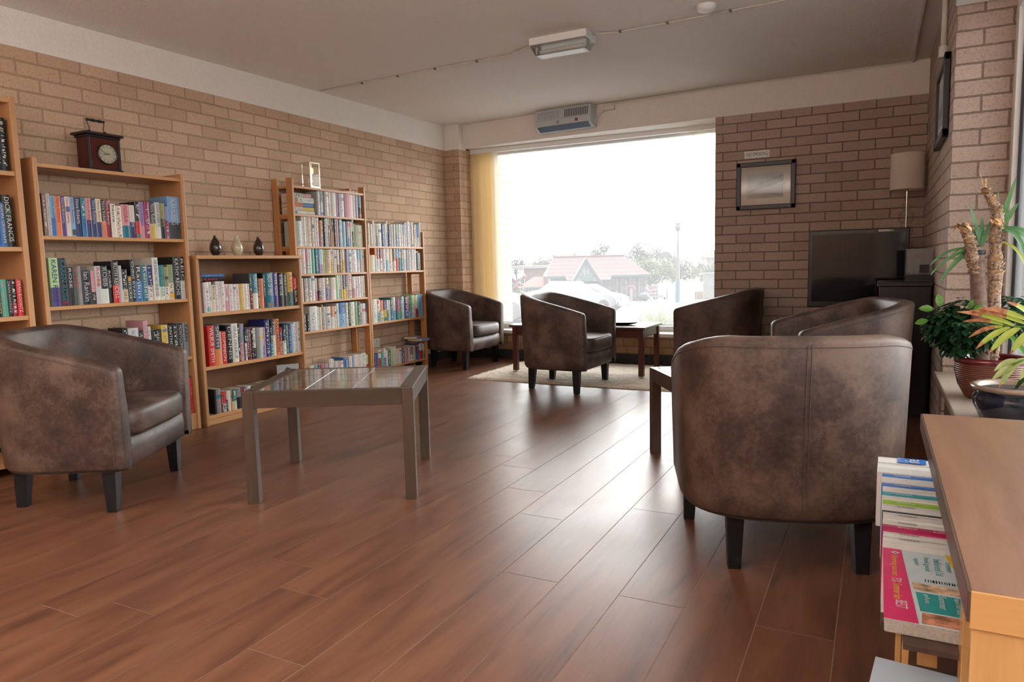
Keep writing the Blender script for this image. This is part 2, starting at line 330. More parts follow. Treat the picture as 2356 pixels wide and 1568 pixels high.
for k in range(-16, 10):
    x0 = 2.954 + PW*k; x1 = x0 + PW
    x0c = max(x0+g, -0.02); x1c = min(x1-g, 4.62)
    if x1c <= x0c: continue
    y = joint.get(k, -4.9 + rn.random()*PLen) - 4*PLen
    while y < 0.5:
        ya = max(y+g, -9.0); yb = min(y+PLen-g, 0.5)
        if yb > ya:
            c = (rn.random(), rn.random(), rn.random())
            fl.add([(x0c,ya,0),(x1c,ya,0),(x1c,yb,0),(x0c,yb,0)], [(0,1,2,3)], 0, c)
        y += PLen
fl.box(-0.02, 4.62, -9.0, 0.5, -0.05, -0.0012, 1)
seam = plain('plank_seam', (0.30, 0.20, 0.15), 0.6)
struct(fl.build('floor', [plank_mat(), seam], attr=True))

# ------------------------------------------------------------------ walls, ceiling, trims
def cz(y): return 2.374 + 0.0145*y
struct(MB().box(-0.25, 0, -9, 0.6, 0, 2.45).build('wall_left', BR_L))
wb = MB(); wb.box(0.0, 0.172, 0.13, 0.55, 0, 2.14)            # corner pier
struct(wb.build('wall_back_pier', BR_L)); bpy.data.objects['wall_back_pier'].name = 'wall_corner'
struct(MB().box(2.742, 4.6, 0.0, 0.5, 0, 2.45).build('wall_back', BR_R))
struct(MB().box(0.172, 2.742, 0.24, 0.52, 0.0, 0.268).build('wall_sill', BR_S))
wr = MB(); wr.box(4.27, 4.56, -2.12, 0.0, 0, 2.45)
struct(wr.build('wall_right', BR_R))
wrl = MB(); wrl.box(4.30, 4.62, -6.9, -2.12, 0, 0.352)
struct(wrl.build('wall_right_low', BR_R)); bpy.data.objects['wall_right_low'].name = 'wall_right_sill'
struct(MB().box(4.27, 4.62, -9.0, -6.9, 0, 2.45).build('wall_right_rear', BR_R)); bpy.data.objects['wall_right_rear'].name = 'wall_rear_right'
struct(MB().box(-0.25, 4.62, -9.2, -9.0, 0, 2.45).build('wall_rear', BR_R))
# plaster ceiling
def plaster(name, col, sc_, st):
    m, nt, b, o = newmat(name); g_ = N(nt, 'ShaderNodeNewGeometry')
    n = N(nt, 'ShaderNodeTexNoise'); n.inputs['Scale'].default_value = sc_; n.inputs['Detail'].default_value = 5; n.inputs['Roughness'].default_value = 0.65
    L(nt, g_.outputs['Position'], n.inputs['Vector']); r = ramp(nt, n.outputs['Fac'], [(0.3, tuple(c*0.93 for c in col)), (0.7, col)])
    L(nt, r.outputs[0], b.inputs['Base Color']); b.inputs['Roughness'].default_value = 0.85; bump(nt, b, n.outputs['Fac'], st, 0.008); return m
CEIL = plaster('textured_ceiling_plaster', (0.80, 0.74, 0.69), 70, 0.7)
BAND = plaster('cream_render', (0.82, 0.77, 0.71), 55, 0.5)
ce = MB(); ce.add([(-0.05,-9.05,cz(-9.05)),(4.65,-9.05,cz(-9.05)),(4.65,0.6,cz(0.6)),(-0.05,0.6,cz(0.6)),(-0.05,-9.05,2.5),(4.65,-9.05,2.5),(4.65,0.6,2.5),(-0.05,0.6,2.5)], [(0,1,2,3)[::-1][::-1],(4,5,6,7),(0,1,5,4),(1,2,6,5),(2,3,7,6),(3,0,4,7)])
struct(ce.build('ceiling', CEIL))
def slab(x0, x1, y0, y1, z0, name, mat, bev=0.004):
    b = MB(); b.add([(x0,y0,z0),(x1,y0,z0),(x1,y1,z0),(x0,y1,z0),(x0,y0,cz(y0)+0.002),(x1,y0,cz(y0)+0.002),(x1,y1,cz(y1)+0.002),(x0,y1,cz(y1)+0.002)], [(0,3,2,1),(4,5,6,7),(0,1,5,4),(1,2,6,5),(2,3,7,6),(3,0,4,7)])
    return struct(b.build(name, mat, bevel=bev))
slab(-0.001, 0.006, -9.0, 0.13, 2.127, 'trim_1', BAND)
slab(0.0, 0.178, 0.124, 0.26, 2.127, 'trim_2', BAND)
b = MB(); q = [(0.174, 0.215, 2.147), (2.742, -0.006, 2.127), (2.742, 0.50, 2.147), (0.174, 0.50, 2.147)]
b.add(q + [(x, y, cz(y)+0.002) for x, y, z in q], [(0,3,2,1),(4,5,6,7),(0,1,5,4),(1,2,6,5),(2,3,7,6),(3,0,4,7)]); struct(b.build('trim_3', BAND))
slab(2.736, 4.272, -0.006, 0.2, 2.127, 'trim_4', BAND)
slab(4.262, 4.6, -6.9, -2.135, 2.10, 'trim_5', BAND)
struct(MB().box(0.172, 2.742, 0.222, 0.245, 0, 0.098).build('baseboard_back', plain('black_painted_plinth', (0.03, 0.031, 0.034), 0.6, noise=0.6, scale=60), bevel=0.003))
struct(MB().box(0.0, 0.012, -9.0, 0.12, 0, 0.09).build('baseboard_left', MATS['black_painted_plinth'], bevel=0.003))
struct(MB().box(2.742, 4.27, -0.012, 0.0, 0, 0.09).build('baseboard_right', MATS['black_painted_plinth'], bevel=0.003))
# front window: frame, glass, sill board
wf = MB()
wf.box(0.19, 0.245, 0.44, 0.50, 0.29, 2.15); wf.box(2.70, 2.76, 0.44, 0.50, 0.29, 2.15)
wf.box(0.245, 2.70, 0.44, 0.50, 0.29, 0.345); wf.box(0.245, 2.70, 0.44, 0.50, 2.085, 2.15)
win = struct(wf.build('window_1', UPVC, bevel=0.006))
MB().box(0.245, 2.70, 0.475, 0.479, 0.345, 2.085).build('pane', GLASS, win)
MB().box(0.26, 2.69, 0.432, 0.442, 0.352, 0.36).build('bead', plain('grey_gasket', (0.25, 0.26, 0.28), 0.5), win)
struct(MB().box(0.172, 2.742, 0.205, 0.445, 0.262, 0.296).build('trim_6', UPVC, bevel=0.008, seg=3))
# window in the right-hand recess
wf = MB(); wf.box(4.50, 4.56, -2.19, -2.12, 0.385, 2.10); wf.box(4.50, 4.56, -6.9, -6.83, 0.385, 2.10)
wf.box(4.50, 4.56, -6.83, -2.19, 0.385, 0.45); wf.box(4.50, 4.56, -6.83, -2.19, 2.04, 2.10); wf.box(4.505, 4.555, -4.55, -4.48, 0.45, 2.04)
win2 = struct(wf.build('window_2', UPVC, bevel=0.006))
MB().box(4.532, 4.536, -6.83, -2.205, 0.45, 2.04).build('pane', GLASS, win2)
MB().box(4.522, 4.546, -2.206, -2.19, 0.45, 2.04).build('bead', plain('black_gasket', (0.01, 0.01, 0.012), 0.4), win2)
struct(MB().box(4.235, 4.50, -3.98, -2.12, 0.352, 0.385).build('trim_7', plain('sill_board', (0.42, 0.35, 0.29), 0.35, noise=0.05), bevel=0.004))
struct(MB().box(4.285, 4.302, -3.98, -2.12, 0.0, 0.352).build('trim_8', plain('grey_panel_board', (0.24, 0.20, 0.17), 0.5)))

# ------------------------------------------------------------------ armchairs
def chair_shell(ns=46):
    """one tub: outer wall, rolled rim, inner wall; path runs from left arm front round the back to right arm front"""
    W, Dp, n = 0.352, 0.325, 2.7
    path = []
    for i in range(9): path.append((-W, 0.265 - 0.265*i/8.0))
    K = 26
    for i in range(1, K):
        a = PI*i/K; c, s_ = math.cos(a), math.sin(a)
        path.append((-W*math.copysign(abs(c)**(2/n), c), -Dp*abs(s_)**(2/n)))
    for i in range(9): path.append((W, 0.265*i/8.0))
    P = [Vector((x, y)) for x, y in path]
    n_ = len(P); out = []
    for i in range(n_):
        t = (P[min(i+1, n_-1)] - P[max(i-1, 0)]).normalized(); out.append(Vector((-t.y, t.x)) * -1)
    # make normals point outwards
    for i in range(n_):
        if out[i].dot(P[i]) < 0: out[i] = -out[i]
    return P, out
def rim_h(y):
    t = min(1, max(0, (0.285 - y)/0.56)); return 0.592 + 0.150*(t**0.92) * (1 - 0.06*t)
def make_chair(name, label, loc, rotz, group):
    t = thing(name, label, 'armchair', loc, rotz, group)
    P, nn = chair_shell(); mb = MB(); n = len(P); TH = 0.078
    # extra stations that round off both arm fronts
    st = []
    for k, (fw, ins) in enumerate([(0.020, 0.030), (0.019, 0.016), (0.012, 0.006)]): st.append((P[0] + Vector((0, fw)), nn[0], ins))
    for i in range(n): st.append((P[i], nn[i], 0))
    for k, (fw, ins) in enumerate([(0.012, 0.006), (0.019, 0.016), (0.020, 0.030)]): st.append((P[-1] + Vector((0, fw)), nn[-1], ins))
    secs = []
    for p, nr, ins in st:
        h = rim_h(p.y) - ins*0.6; back = max(0, -p.y)/0.325
        th = TH - 2*ins
        sec = []
        def pt(off, z, out=True):
            f = max(0.0, (z - 0.175)/(h - 0.175))
            q = p - nr*(ins + off)
            k = 0.905 + 0.095*f**0.8 if True else 1           # the tub narrows towards the floor
            kx = 0.965 + 0.035*f
            ky = k if q.y < 0 else 1
            ybl = q.y*ky - 0.0
            return (q.x*kx, ybl, z)
        sec.append(pt(0.030, 0.172)); sec.append(pt(0.010, 0.176)); sec.append(pt(0.0, 0.190))
        for z in (0.24, 0.32, 0.40, 0.48, 0.54): sec.append(pt(0.0, z if z < h-0.05 else h-0.05))
        sec.append(pt(0.0, h-0.022))
        for a in (25, 55, 90, 125, 155):
            r_ = th/2; a_ = math.radians(a); sec.append(pt(th/2 - r_*math.cos(a_), h-0.022 + 0.022*math.sin(a_)))
        sec.append(pt(th, h-0.022)); sec.append(pt(th+0.004, h-0.10)); sec.append(pt(th+0.012, 0.42)); sec.append(pt(th+0.016, 0.30)); sec.append(pt(th+0.016, 0.20))
        secs.append(sec)
    m_ = len(secs[0]); vs = [v for s_ in secs for v in s_]; N_ = len(secs)
    fs = [(i*m_+k, (i+1)*m_+k, (i+1)*m_+k+1, i*m_+k+1) for i in range(N_-1) for k in range(m_-1)]
    fs.append(tuple(range(m_))); fs.append(tuple((N_-1)*m_+k for k in range(m_))[::-1])
    mb.add(vs, fs)
    o = mb.build('tub_back', LEATHER, t, smooth=True, ang=65)
    # base: underside and the front panel between the arms
    b = MB(); poly = [(x*0.93, y*0.88 if y < 0 else y*0.97) for x, y in [(p.x, p.y) for p in P]]
    b.prism(poly, 0.172, 0.185)
    b.build('underside', BLACKM, t)
    fp = MB(); ny = 10; cols = []
    for i in range(ny+1):
        x = -0.262 + 0.524*i/ny; bul = 0.010*(1-(x/0.27)**2)
        cols.append([(x, 0.262+bul, 0.173), (x, 0.272+bul, 0.185), (x, 0.277+bul, 0.235), (x, 0.272+bul, 0.290), (x, 0.25, 0.305), (x, 0.12, 0.305)])
    vs = [v for c in cols for v in c]; fp.add(vs, [(i*6+k, i*6+k+1, (i+1)*6+k+1, (i+1)*6+k) for i in range(ny) for k in range(5)])
    fp.build('front_panel', LEATHER, t, smooth=True)
    # cushion
    cu = MB(); ol = []
    for i in range(48):
        a = 2*PI*i/48; c, s_ = math.cos(a), math.sin(a); e = 2/5.5
        x = 0.268*math.copysign(abs(c)**e, c); y = 0.035 + 0.275*math.copysign(abs(s_)**e, s_)
        if y < 0: x *= 1 - 0.10*(-y/0.24)**2
        ol.append((x, y))
    lay = [(0.88, 0.298), (0.965, 0.300), (0.995, 0.315), (1.0, 0.345), (0.998, 0.378), (0.975, 0.398), (0.93, 0.406), (0.7, 0.414), (0.35, 0.420), (0.05, 0.422)]
    vs = [(x*k, 0.035+(y-0.035)*k, z) for k, z in lay for x, y in ol]
    fs = [(i*48+k, i*48+(k+1)%48, (i+1)*48+(k+1)%48, (i+1)*48+k) for i in range(len(lay)-1) for k in range(48)]
    fs += [tuple(range(48))[::-1], tuple((len(lay)-1)*48+k for k in range(48))]
    cu.add(vs, fs); cush = cu.build('seat_cushion', LEATHER, t, smooth=True)
    sm = MB(); sm.tube([(x*0.972, 0.035+(y-0.035)*0.972, 0.4005) for x, y in ol] + [(ol[0][0]*0.972, 0.035+(ol[0][1]-0.035)*0.972, 0.4005)], 0.0022, 5); sm.build('piping', STITCH, cush)
    # stitched seams: below the rim, down the middle of the back, down both arm fronts, inside the back
    s_ = MB()
    def outer(p, nr, z, off=0.0):
        h = rim_h(p.y); f = max(0.0, (z-0.175)/(h-0.175)); q = p + nr*off; ky = (0.905+0.095*max(f, 0)**0.8) if q.y < 0 else 1
        return (q.x*(0.965+0.035*f), q.y*ky, z)
    s_.tube([outer(P[i], nn[i], rim_h(P[i].y)-0.030, 0.0006) for i in range(n)], 0.0013, 5)
    mid = n//2
    for dx in (-0.006, 0.006):
        q = P[mid].copy(); q.x += dx
        s_.tube([outer(q, nn[mid], z, 0.0006) for z in (0.195, 0.3, 0.4, 0.5, 0.6, rim_h(q.y)-0.024)], 0.0013, 5)
    for sx in (0, -1):
        q = P[sx].copy(); q.y -= 0.018
        s_.tube([outer(q, nn[sx], z, 0.0006) for z in (0.195, 0.3, 0.4, 0.5, rim_h(q.y)-0.03)], 0.0012, 5)
    for i in (mid-8, mid+8, mid-4, mid+4, mid):
        p, nr = P[i], nn[i]; h = rim_h(p.y); pts = []
        for z, off in ((0.42, 0.088), (h-0.10, 0.080), (h-0.022, 0.0765), (h-0.004, 0.060)): pts.append(outer(p - nr*off, nr, z))
        s_.tube(pts, 0.0016, 5)
    s_.build('seam', STITCH, t)
    for sx, sy, dx, dy in ((-1, 1, 0.0, 0.0), (1, 1, 0.0, 0.0), (-1, -1, 0.0, -0.012), (1, -1, 0.0, -0.012)):
        lg = MB(); cx = sx*(0.285 if sy > 0 else 0.185); cy = 0.205 if sy > 0 else -0.205
        lg.taper(cx, cy, 0.0, 0.176, 0.019, 0.019, 0.027, 0.027, 0.004*sx if sy > 0 else 0.002*sx, dy)
        lg.build('leg', BLACKLEG, t, bevel=0.002)
    return t
G_CH = 'brown leather tub armchairs'
def heading(dx, dy): return math.atan2(dy, dx) - PI/2
chA = make_chair('tub_armchair', 'brown leather tub armchair in front of the pine bookcases at far left', (0.92, -4.265, 0), heading(0.869, 0.494), G_CH)
dup(chA, (0.40, -0.29, 0), heading(1, 0.0), 'brown leather tub armchair in the corner beside the open pine shelves', G_CH)
dup(chA, (1.835, -1.085, 0.002), heading(1, -0.02), 'brown leather tub armchair at the rug edge before the dark table', G_CH)
dup(chA, (3.71, -3.675, 0), heading(-0.31, 0.95), 'large nearest brown leather tub armchair seen from behind', G_CH)
dup(chA, (2.87, -0.42, 0), heading(-1, 0.0), 'brown leather tub armchair seen side-on under the framed picture', G_CH)
dup(chA, (3.80, -1.97, 0), heading(-0.95, -0.33), 'brown leather tub armchair facing left in front of the television', G_CH)

# ------------------------------------------------------------------ tiled tables
def tile_mat():
    m, nt, b, o = newmat('glazed_brown_tile'); tc = N(nt, 'ShaderNodeTexCoord')
    n1 = N(nt, 'ShaderNodeTexNoise'); n1.inputs['Scale'].default_value = 9; n1.inputs['Detail'].default_value = 6; n1.inputs['Distortion'].default_value = 1.5
    L(nt, tc.outputs['Object'], n1.inputs['Vector'])
    r = ramp(nt, n1.outputs['Fac'], [(0.33, (0.045, 0.028, 0.018)), (0.5, (0.11, 0.075, 0.045)), (0.68, (0.18, 0.135, 0.085))]); L(nt, r.outputs[0], b.inputs['Base Color'])
    b.inputs['Roughness'].default_value = 0.09; bump(nt, b, n1.outputs['Fac'], 0.10, 0.004); return m
TILE = tile_mat(); GROUT = plain('pale_grout', (0.33, 0.28, 0.24), 0.8)
def tiled_table(label, loc, rotz, A, B, H, group):
    """local x along A, y along B; origin at one corner on the floor"""
    t = thing('tiled_coffee_table', label, 'table', loc, rotz, group); lw = 0.046
    for x in (0, A-lw):
        for y in (0, B-lw):
            MB().box(x, x+lw, y, y+lw, 0, H).build('leg', TEAKZ, t, bevel=0.0015)
    fr = MB(); fr.box(lw, A-lw, 0.002, 0.030, H-0.068, H); fr.box(lw, A-lw, B-0.030, B-0.002, H-0.068, H)
    fr.box(0.002, 0.030, lw, B-lw, H-0.068, H); fr.box(A-0.030, A-0.002, lw, B-lw, H-0.068, H)
    fr.build('apron', TEAK, t, bevel=0.0015)
    tp = MB(); tp.box(0.030, A-0.030, 0.030, B-0.030, H-0.022, H-0.004); tp.build('tile_bed', GROUT, t)
    rim = MB()
    for q in ((0.030, 0.052, 0.030, B-0.030), (A-0.052, A-0.030, 0.030, B-0.030)): rim.box(*q, H-0.010, H)
    rim.build('inner_rail', TEAK, t)
    tl = MB(); nx = 3; ny = 3; a0, a1 = 0.055, A-0.055; b0, b1 = 0.033, B-0.033; gp = 0.002
    for i in range(nx):
        for j in range(ny):
            x0 = a0+(a1-a0)*i/nx+gp; x1 = a0+(a1-a0)*(i+1)/nx-gp; y0 = b0+(b1-b0)*j/ny+gp; y1 = b0+(b1-b0)*(j+1)/ny-gp
            tl.box(x0, x1, y0, y1, H-0.006, H-0.0005)
    tl.build('tiles', TILE, t, bevel=0.0012)
    return t
ang = math.atan2(0.33, 0.60)
tiled_table('dark wood coffee table with brown tiled top in the middle of the floor', (1.692, -4.135, 0), ang, 0.695, 0.66, 0.468, 'tiled coffee tables')
tiled_table('low dark coffee table with pale tiled top half hidden by the nearest armchair', (2.972, -2.715, 0), math.atan2(-0.84, 0.55), 0.47, 0.66, 0.432, 'tiled coffee tables')

# ------------------------------------------------------------------ mahogany table, rug, tray, plant
t = thing('wooden_side_table', 'dark reddish wooden table under the window with a black dish on it', 'table', (1.11, -0.63, 0.026))
for x in (0.01, 1.155):
    for y in (0.01, 0.455): MB().box(x, x+0.042, y, y+0.042, 0, 0.385).build('leg', MAHO, t, bevel=0.002)
b = MB(); b.box(0.052, 1.155, 0.018, 0.038, 0.315, 0.385); b.box(0.052, 1.155, 0.47, 0.49, 0.315, 0.385); b.box(0.018, 0.038, 0.052, 0.455, 0.315, 0.385); b.box(1.168, 1.188, 0.052, 0.455, 0.315, 0.385)
b.build('apron', MAHO, t, bevel=0.001)
MB().box(-0.01, 1.215, -0.012, 0.52, 0.385, 0.405).build('tabletop', MAHOT, t, bevel=0.004)
rg = MB(); nx, ny = 150, 90; X0, X1, Y0, Y1 = 0.895, 2.72, -1.045, 0.12; rr = random.Random(5)
vs = []
for j in range(ny+1):
    for i in range(nx+1):
        x = X0+(X1-X0)*i/nx; y = Y0+(Y1-Y0)*j/ny; e = min(i, nx-i, j, ny-j)
        z = 0.018 + 0.004*math.sin(x*31+2*math.sin(y*17))*math.sin(y*27+1.5*math.sin(x*19)) + rr.uniform(-0.002, 0.002)
        if e == 0: z = 0.0012
        elif e == 1: z = 0.014
        vs.append((x+rr.uniform(-.002, .002), y+rr.uniform(-.002, .002), z))
rg.add(vs, [(j*(nx+1)+i, j*(nx+1)+i+1, (j+1)*(nx+1)+i+1, (j+1)*(nx+1)+i) for j in range(ny) for i in range(nx)])
tag(rg.build('rug', plain('cream_wool', (0.60, 0.52, 0.42), 0.95, noise=0.2, scale=60, bmp=0.8), smooth=True), 'cream wool rug with a raised wavy pattern on the wooden floor', 'rug')
tr = MB(); pr_ = [(0.0, 0.001), (0.11, 0.001), (0.15, 0.006), (0.185, 0.020), (0.188, 0.021), (0.184, 0.0235), (0.148, 0.011), (0.10, 0.006), (0.0, 0.006)]
tr.lathe(pr_, seg=40, cap=False); o = tr.build('tray', BLACK, smooth=True, loc=(2.02, -0.38, 0.4315)); o.scale = (1.0, 0.62, 1.0)
tag(o, 'shallow black dish lying on the dark wooden table under the window', 'dish')
GRN = plain('plain_green_leaf', (0.12, 0.22, 0.03), 0.4, noise=0.3)
def strip_leaf(mb, pts, w0, mi=0, up=Vector((0, 0, 1)), fold=0.25, shape=None):
    pts = [Vector(p) for p in pts]; n = len(pts); base = len(mb.v); vs = []
    for i, p in enumerate(pts):
        t_ = (pts[min(i+1, n-1)]-pts[max(i-1, 0)]).normalized(); sd = t_.cross(up)
        sd = sd.normalized() if sd.length > 1e-4 else Vector((1, 0, 0)); nr = sd.cross(t_)
        f = i/(n-1); wd = w0*(shape(f) if shape else math.sin(PI*min(1, 0.12+0.88*f))**0.7 if f < 1 else 0.02)
        vs += [p - sd*wd + nr*wd*fold, p, p + sd*wd + nr*wd*fold]
    mb.add(vs, [(i*3+k, i*3+k+1, (i+1)*3+k+1, (i+1)*3+k) for i in range(n-1) for k in (0, 1)], mi)
def arc(p, d, ln, droop, n=8):
    """points of a leaf that leaves p in direction d and bends down"""
    p = Vector(p); d = Vector(d).normalized(); out = [p.copy()]
    for i in range(n):
        d = (d + Vector((0, 0, -droop/n))).normalized(); p = p + d*(ln/n); out.append(p.copy())
    return out
t = thing('potted_plant', 'small green leafy plant on the table, tips showing above the armchair back', 'plant', (1.72, -0.30, 0.431))
MB().lathe([(0.045, 0), (0.06, 0.01), (0.07, 0.10), (0.075, 0.105), (0.066, 0.105), (0.06, 0.09)], seg=28).build('pot', plain('brown_glazed_pot', (0.10, 0.05, 0.03), 0.3), t, smooth=True, ang=40)
lf = MB(); rl = random.Random(11)
for k in range(22):
    a = k*2.4; st_ = (0.02*math.cos(a), 0.02*math.sin(a), 0.10); strip_leaf(lf, arc(st_, (math.cos(a)*0.55, math.sin(a)*0.55, 1), 0.17+rl.random()*0.07, 2.2), 0.014)
lf.build('foliage', GRN, t, smooth=True)

# ------------------------------------------------------------------ bookcases along the left wall
def brd(x0, x1, y0, y1, z0, z1, name, mat, par, bev=0.002): return MB().box(x0, x1, y0, y1, z0, z1).build(name, mat, par, bevel=bev)
# tall pine bookcase at the left edge of the photo
t = thing('bookcase', 'tallest pine bookcase cut off by the left edge of the photo', 'bookcase', (0, -4.13, 0), 0, 'solid pine bookcases')
brd(0.004, 0.295, -0.026, 0, 0, 1.806, 'side_panel', PINE, t); brd(0.004, 0.295, -0.95, -0.926, 0, 1.806, 'side_panel', PINE, t)
for z in (0.065, 0.40, 0.766, 1.098, 1.456): brd(0.015, 0.288, -0.926, -0.026, z-0.022, z, 'shelf', PINEY, t)
brd(0.015, 0.292, -0.926, -0.026, 1.775, 1.797, 'top_shelf', PINEY, t); brd(0.012, 0.018, -0.926, -0.026, 1.47, 1.775, 'back_panel', LAMB, t)
# pine bookcase carrying the wooden clock
t = thing('bookcase', 'pine bookcase with the wooden clock on its top shelf', 'bookcase', (0, -4.075, 0), 0, 'solid pine bookcases')
for y in (0, 0.832): brd(0.004, 0.292, y, y+0.022, 0, 1.536, 'side_panel', PINE, t, 0.004)
for z in (0.45, 0.80, 1.155, 1.51): brd(0.01, 0.283, 0.022, 0.832, z-0.019, z, 'shelf', PINEY, t)
brd(0.01, 0.283, 0.022, 0.832, 0.081, 0.10, 'shelf', PINEY, t); brd(0.262, 0.281, 0.022, 0.832, 0, 0.081, 'kickboard', PINEY, t)
# lower closed-back bookcase with the vases
t = thing('bookcase', 'low brown-backed bookcase with three small vases on top', 'bookcase', (0, -3.186, 0))
for y in (0, 0.862): brd(0.012, 0.302, y, y+0.02, 0, 1.036, 'side_panel', LAM, t, 0.0015)
brd(0.012, 0.312, -0.002, 0.90, 1.036, 1.058, 'top', MATS['pine_shelf'], t, 0.002)
for z in (0.704, 0.37, 0.062): brd(0.018, 0.294, 0.02, 0.862, z-0.022, z, 'shelf', PINEY, t, 0.0015)
brd(0.014, 0.018, 0.02, 0.862, 0.06, 1.036, 'back_panel', LAMB, t, 0); brd(0.27, 0.288, 0.02, 0.862, 0, 0.04, 'kickboard', PINEY, t)
# two open slatted units
def open_unit(label, y0, y1, zL, zR, shelves, top):
    t = thing('open_shelving', label, 'shelves', (0, y0, 0), 0, 'open orange pine shelving'); w = y1-y0
    for y, z in ((0, zL), (w-0.018, zR)):
        for x0, x1 in ((0.012, 0.062), (0.15, 0.208)):
            brd(x0, x1, y, y+0.018, 0, z, 'post', OLDPINE, t, 0.0015)
    for z in shelves:
        b = MB(); b.box(0.02, 0.205, 0.018, w-0.018, z-0.016, z)
        s_ = b.build('shelf', OLDPINEY, t, bevel=0.0015)
        MB().box(0.03, 0.19, 0.018, 0.028, z-0.036, z-0.016).build('cleat', OLDPINE, s_); MB().box(0.03, 0.19, w-0.028, w-0.018, z-0.036, z-0.016).build('cleat', OLDPINE, s_)
    if top: brd(0.02, 0.205, 0.018, w-0.018, top-0.018, top, 'top_shelf', OLDPINEY, t, 0.0015)
    return t
open_unit('taller open orange pine shelving unit with a glass clock on top', -2.255, -1.432, 1.617, 1.617, (0.10, 0.495, 0.718, 0.925, 1.128, 1.362), 1.565)
open_unit('shorter open orange pine shelving unit beside the corner armchair', -1.425, -0.602, 1.15, 1.277, (0.10, 0.495, 0.925, 1.138), None)

# ------------------------------------------------------------------ books
PAL = dict(w=(0.57,0.53,0.48), c=(0.60,0.52,0.40), s=(0.42,0.41,0.40), g=(0.19,0.19,0.19), d=(0.065,0.065,0.07), k=(0.016,0.015,0.018), b=(0.035,0.13,0.36), n=(0.025,0.03,0.12),
  t=(0.02,0.14,0.20), l=(0.17,0.33,0.50), r=(0.50,0.025,0.025), m=(0.22,0.02,0.04), M=(0.28,0.02,0.10), o=(0.55,0.16,0.05), y=(0.54,0.35,0.06), p=(0.50,0.24,0.26), v=(0.07,0.04,0.18),
  e=(0.08,0.30,0.22), f=(0.36,0.52,0.24), u=(0.20,0.21,0.42), a=(0.50,0.38,0.24), h=(0.22,0.12,0.08), G=(0.20,0.23,0.10), D=(0.03,0.11,0.11))
CN = dict(w='white', c='cream', s='light grey', g='grey', d='dark grey', k='black', b='blue', n='navy', t='teal', l='pale blue', r='red', m='maroon', M='magenta', o='orange', y='yellow', p='pink', v='purple',
  e='green', f='light green', u='lilac', a='tan', h='brown', G='olive', D='dark green')
ORD = 'first second third fourth fifth sixth seventh eighth ninth tenth eleventh twelfth thirteenth fourteenth fifteenth sixteenth seventeenth eighteenth nineteenth twentieth'.split()
ORD += ['twenty-' + o for o in ORD[:9]] + ['thirtieth', 'thirty-first', 'thirty-second']
SHELFN = {'1a': 'upper shelf of bookcase at left photo edge', '1b': 'middle shelf of bookcase at left photo edge', '1c': 'lower shelf of bookcase at left photo edge',
 '2a': 'upper shelf of bookcase below wooden clock', '2b': 'middle shelf of bookcase below wooden clock', '2c': 'shelf of clock bookcase just above armchair back', '2e': 'bottom shelf of clock bookcase beside armchair seat',
 '3a': 'upper shelf of bookcase below the vases', '3b': 'middle shelf of bookcase below the vases', '3c': 'bottom shelf of bookcase below the vases',
 '4a': 'top shelf under glass clock, right of flat stack', '4b': 'second shelf down under the glass clock', '4c': 'third shelf down under the glass clock', '4d': 'fourth shelf down under the glass clock', '4e': 'fifth shelf down under the glass clock', '4f': 'bottom shelf of the glass clock unit',
 '5a': 'top shelf of unit beside corner armchair', '5b': 'second shelf of unit beside corner armchair', '5c': 'third shelf of unit beside corner armchair', '5d': 'bottom shelf of unit beside corner armchair'}
def book_mat():
    m, nt, b, o = newmat('printed_book_cover')
    a = N(nt, 'ShaderNodeAttribute'); a.attribute_name = 'Col'; a2 = N(nt, 'ShaderNodeAttribute'); a2.attribute_name = 'Col2'
    tc = N(nt, 'ShaderNodeTexCoord'); oi = N(nt, 'ShaderNodeObjectInfo')
    # small print: short broken marks running up the spine
    mp = N(nt, 'ShaderNodeMapping'); mp.inputs['Scale'].default_value = (0, 60, 190); L(nt, tc.outputs['Object'], mp.inputs[0])
    ml = N(nt, 'ShaderNodeMath', operation='MULTIPLY'); ml.inputs[1].default_value = 50; L(nt, oi.outputs['Random'], ml.inputs[0])
    ad = N(nt, 'ShaderNodeVectorMath', operation='ADD'); L(nt, mp.outputs[0], ad.inputs[0]); L(nt, ml.outputs[0], ad.inputs[1])
    n = N(nt, 'ShaderNodeTexNoise'); n.inputs['Scale'].default_value = 1.0; n.inputs['Detail'].default_value = 1; L(nt, ad.outputs[0], n.inputs['Vector'])
    gt = N(nt, 'ShaderNodeMath', operation='GREATER_THAN'); gt.inputs[1].default_value = 0.56; L(nt, n.outputs['Fac'], gt.inputs[0])
    mk = N(nt, 'ShaderNodeMath', operation='MULTIPLY'); L(nt, gt.outputs[0], mk.inputs[0]); L(nt, a.outputs['Alpha'], mk.inputs[1])
    mx = N(nt, 'ShaderNodeMix'); mx.data_type = 'RGBA'; L(nt, mk.outputs[0], mx.inputs[0]); L(nt, a.outputs['Color'], mx.inputs[6]); L(nt, a2.outputs['Color'], mx.inputs[7])
    L(nt, mx.outputs[2], b.inputs['Base Color']); b.inputs['Roughness'].default_value = 0.36; b.inputs['Specular IOR Level'].default_value = 0.25
    return m
BOOKM = book_mat()
TM = {k: plain('lettering_' + CN[k].replace(' ', '_'), PAL[k], 0.5, noise=0.02) for k in 'wkcrsynbthdpev'}
rb = random.Random(21)
def jc(c, j=0.07): return tuple(max(0.004, min(0.9, v*(1+rb.uniform(-j, j)))) for v in c)
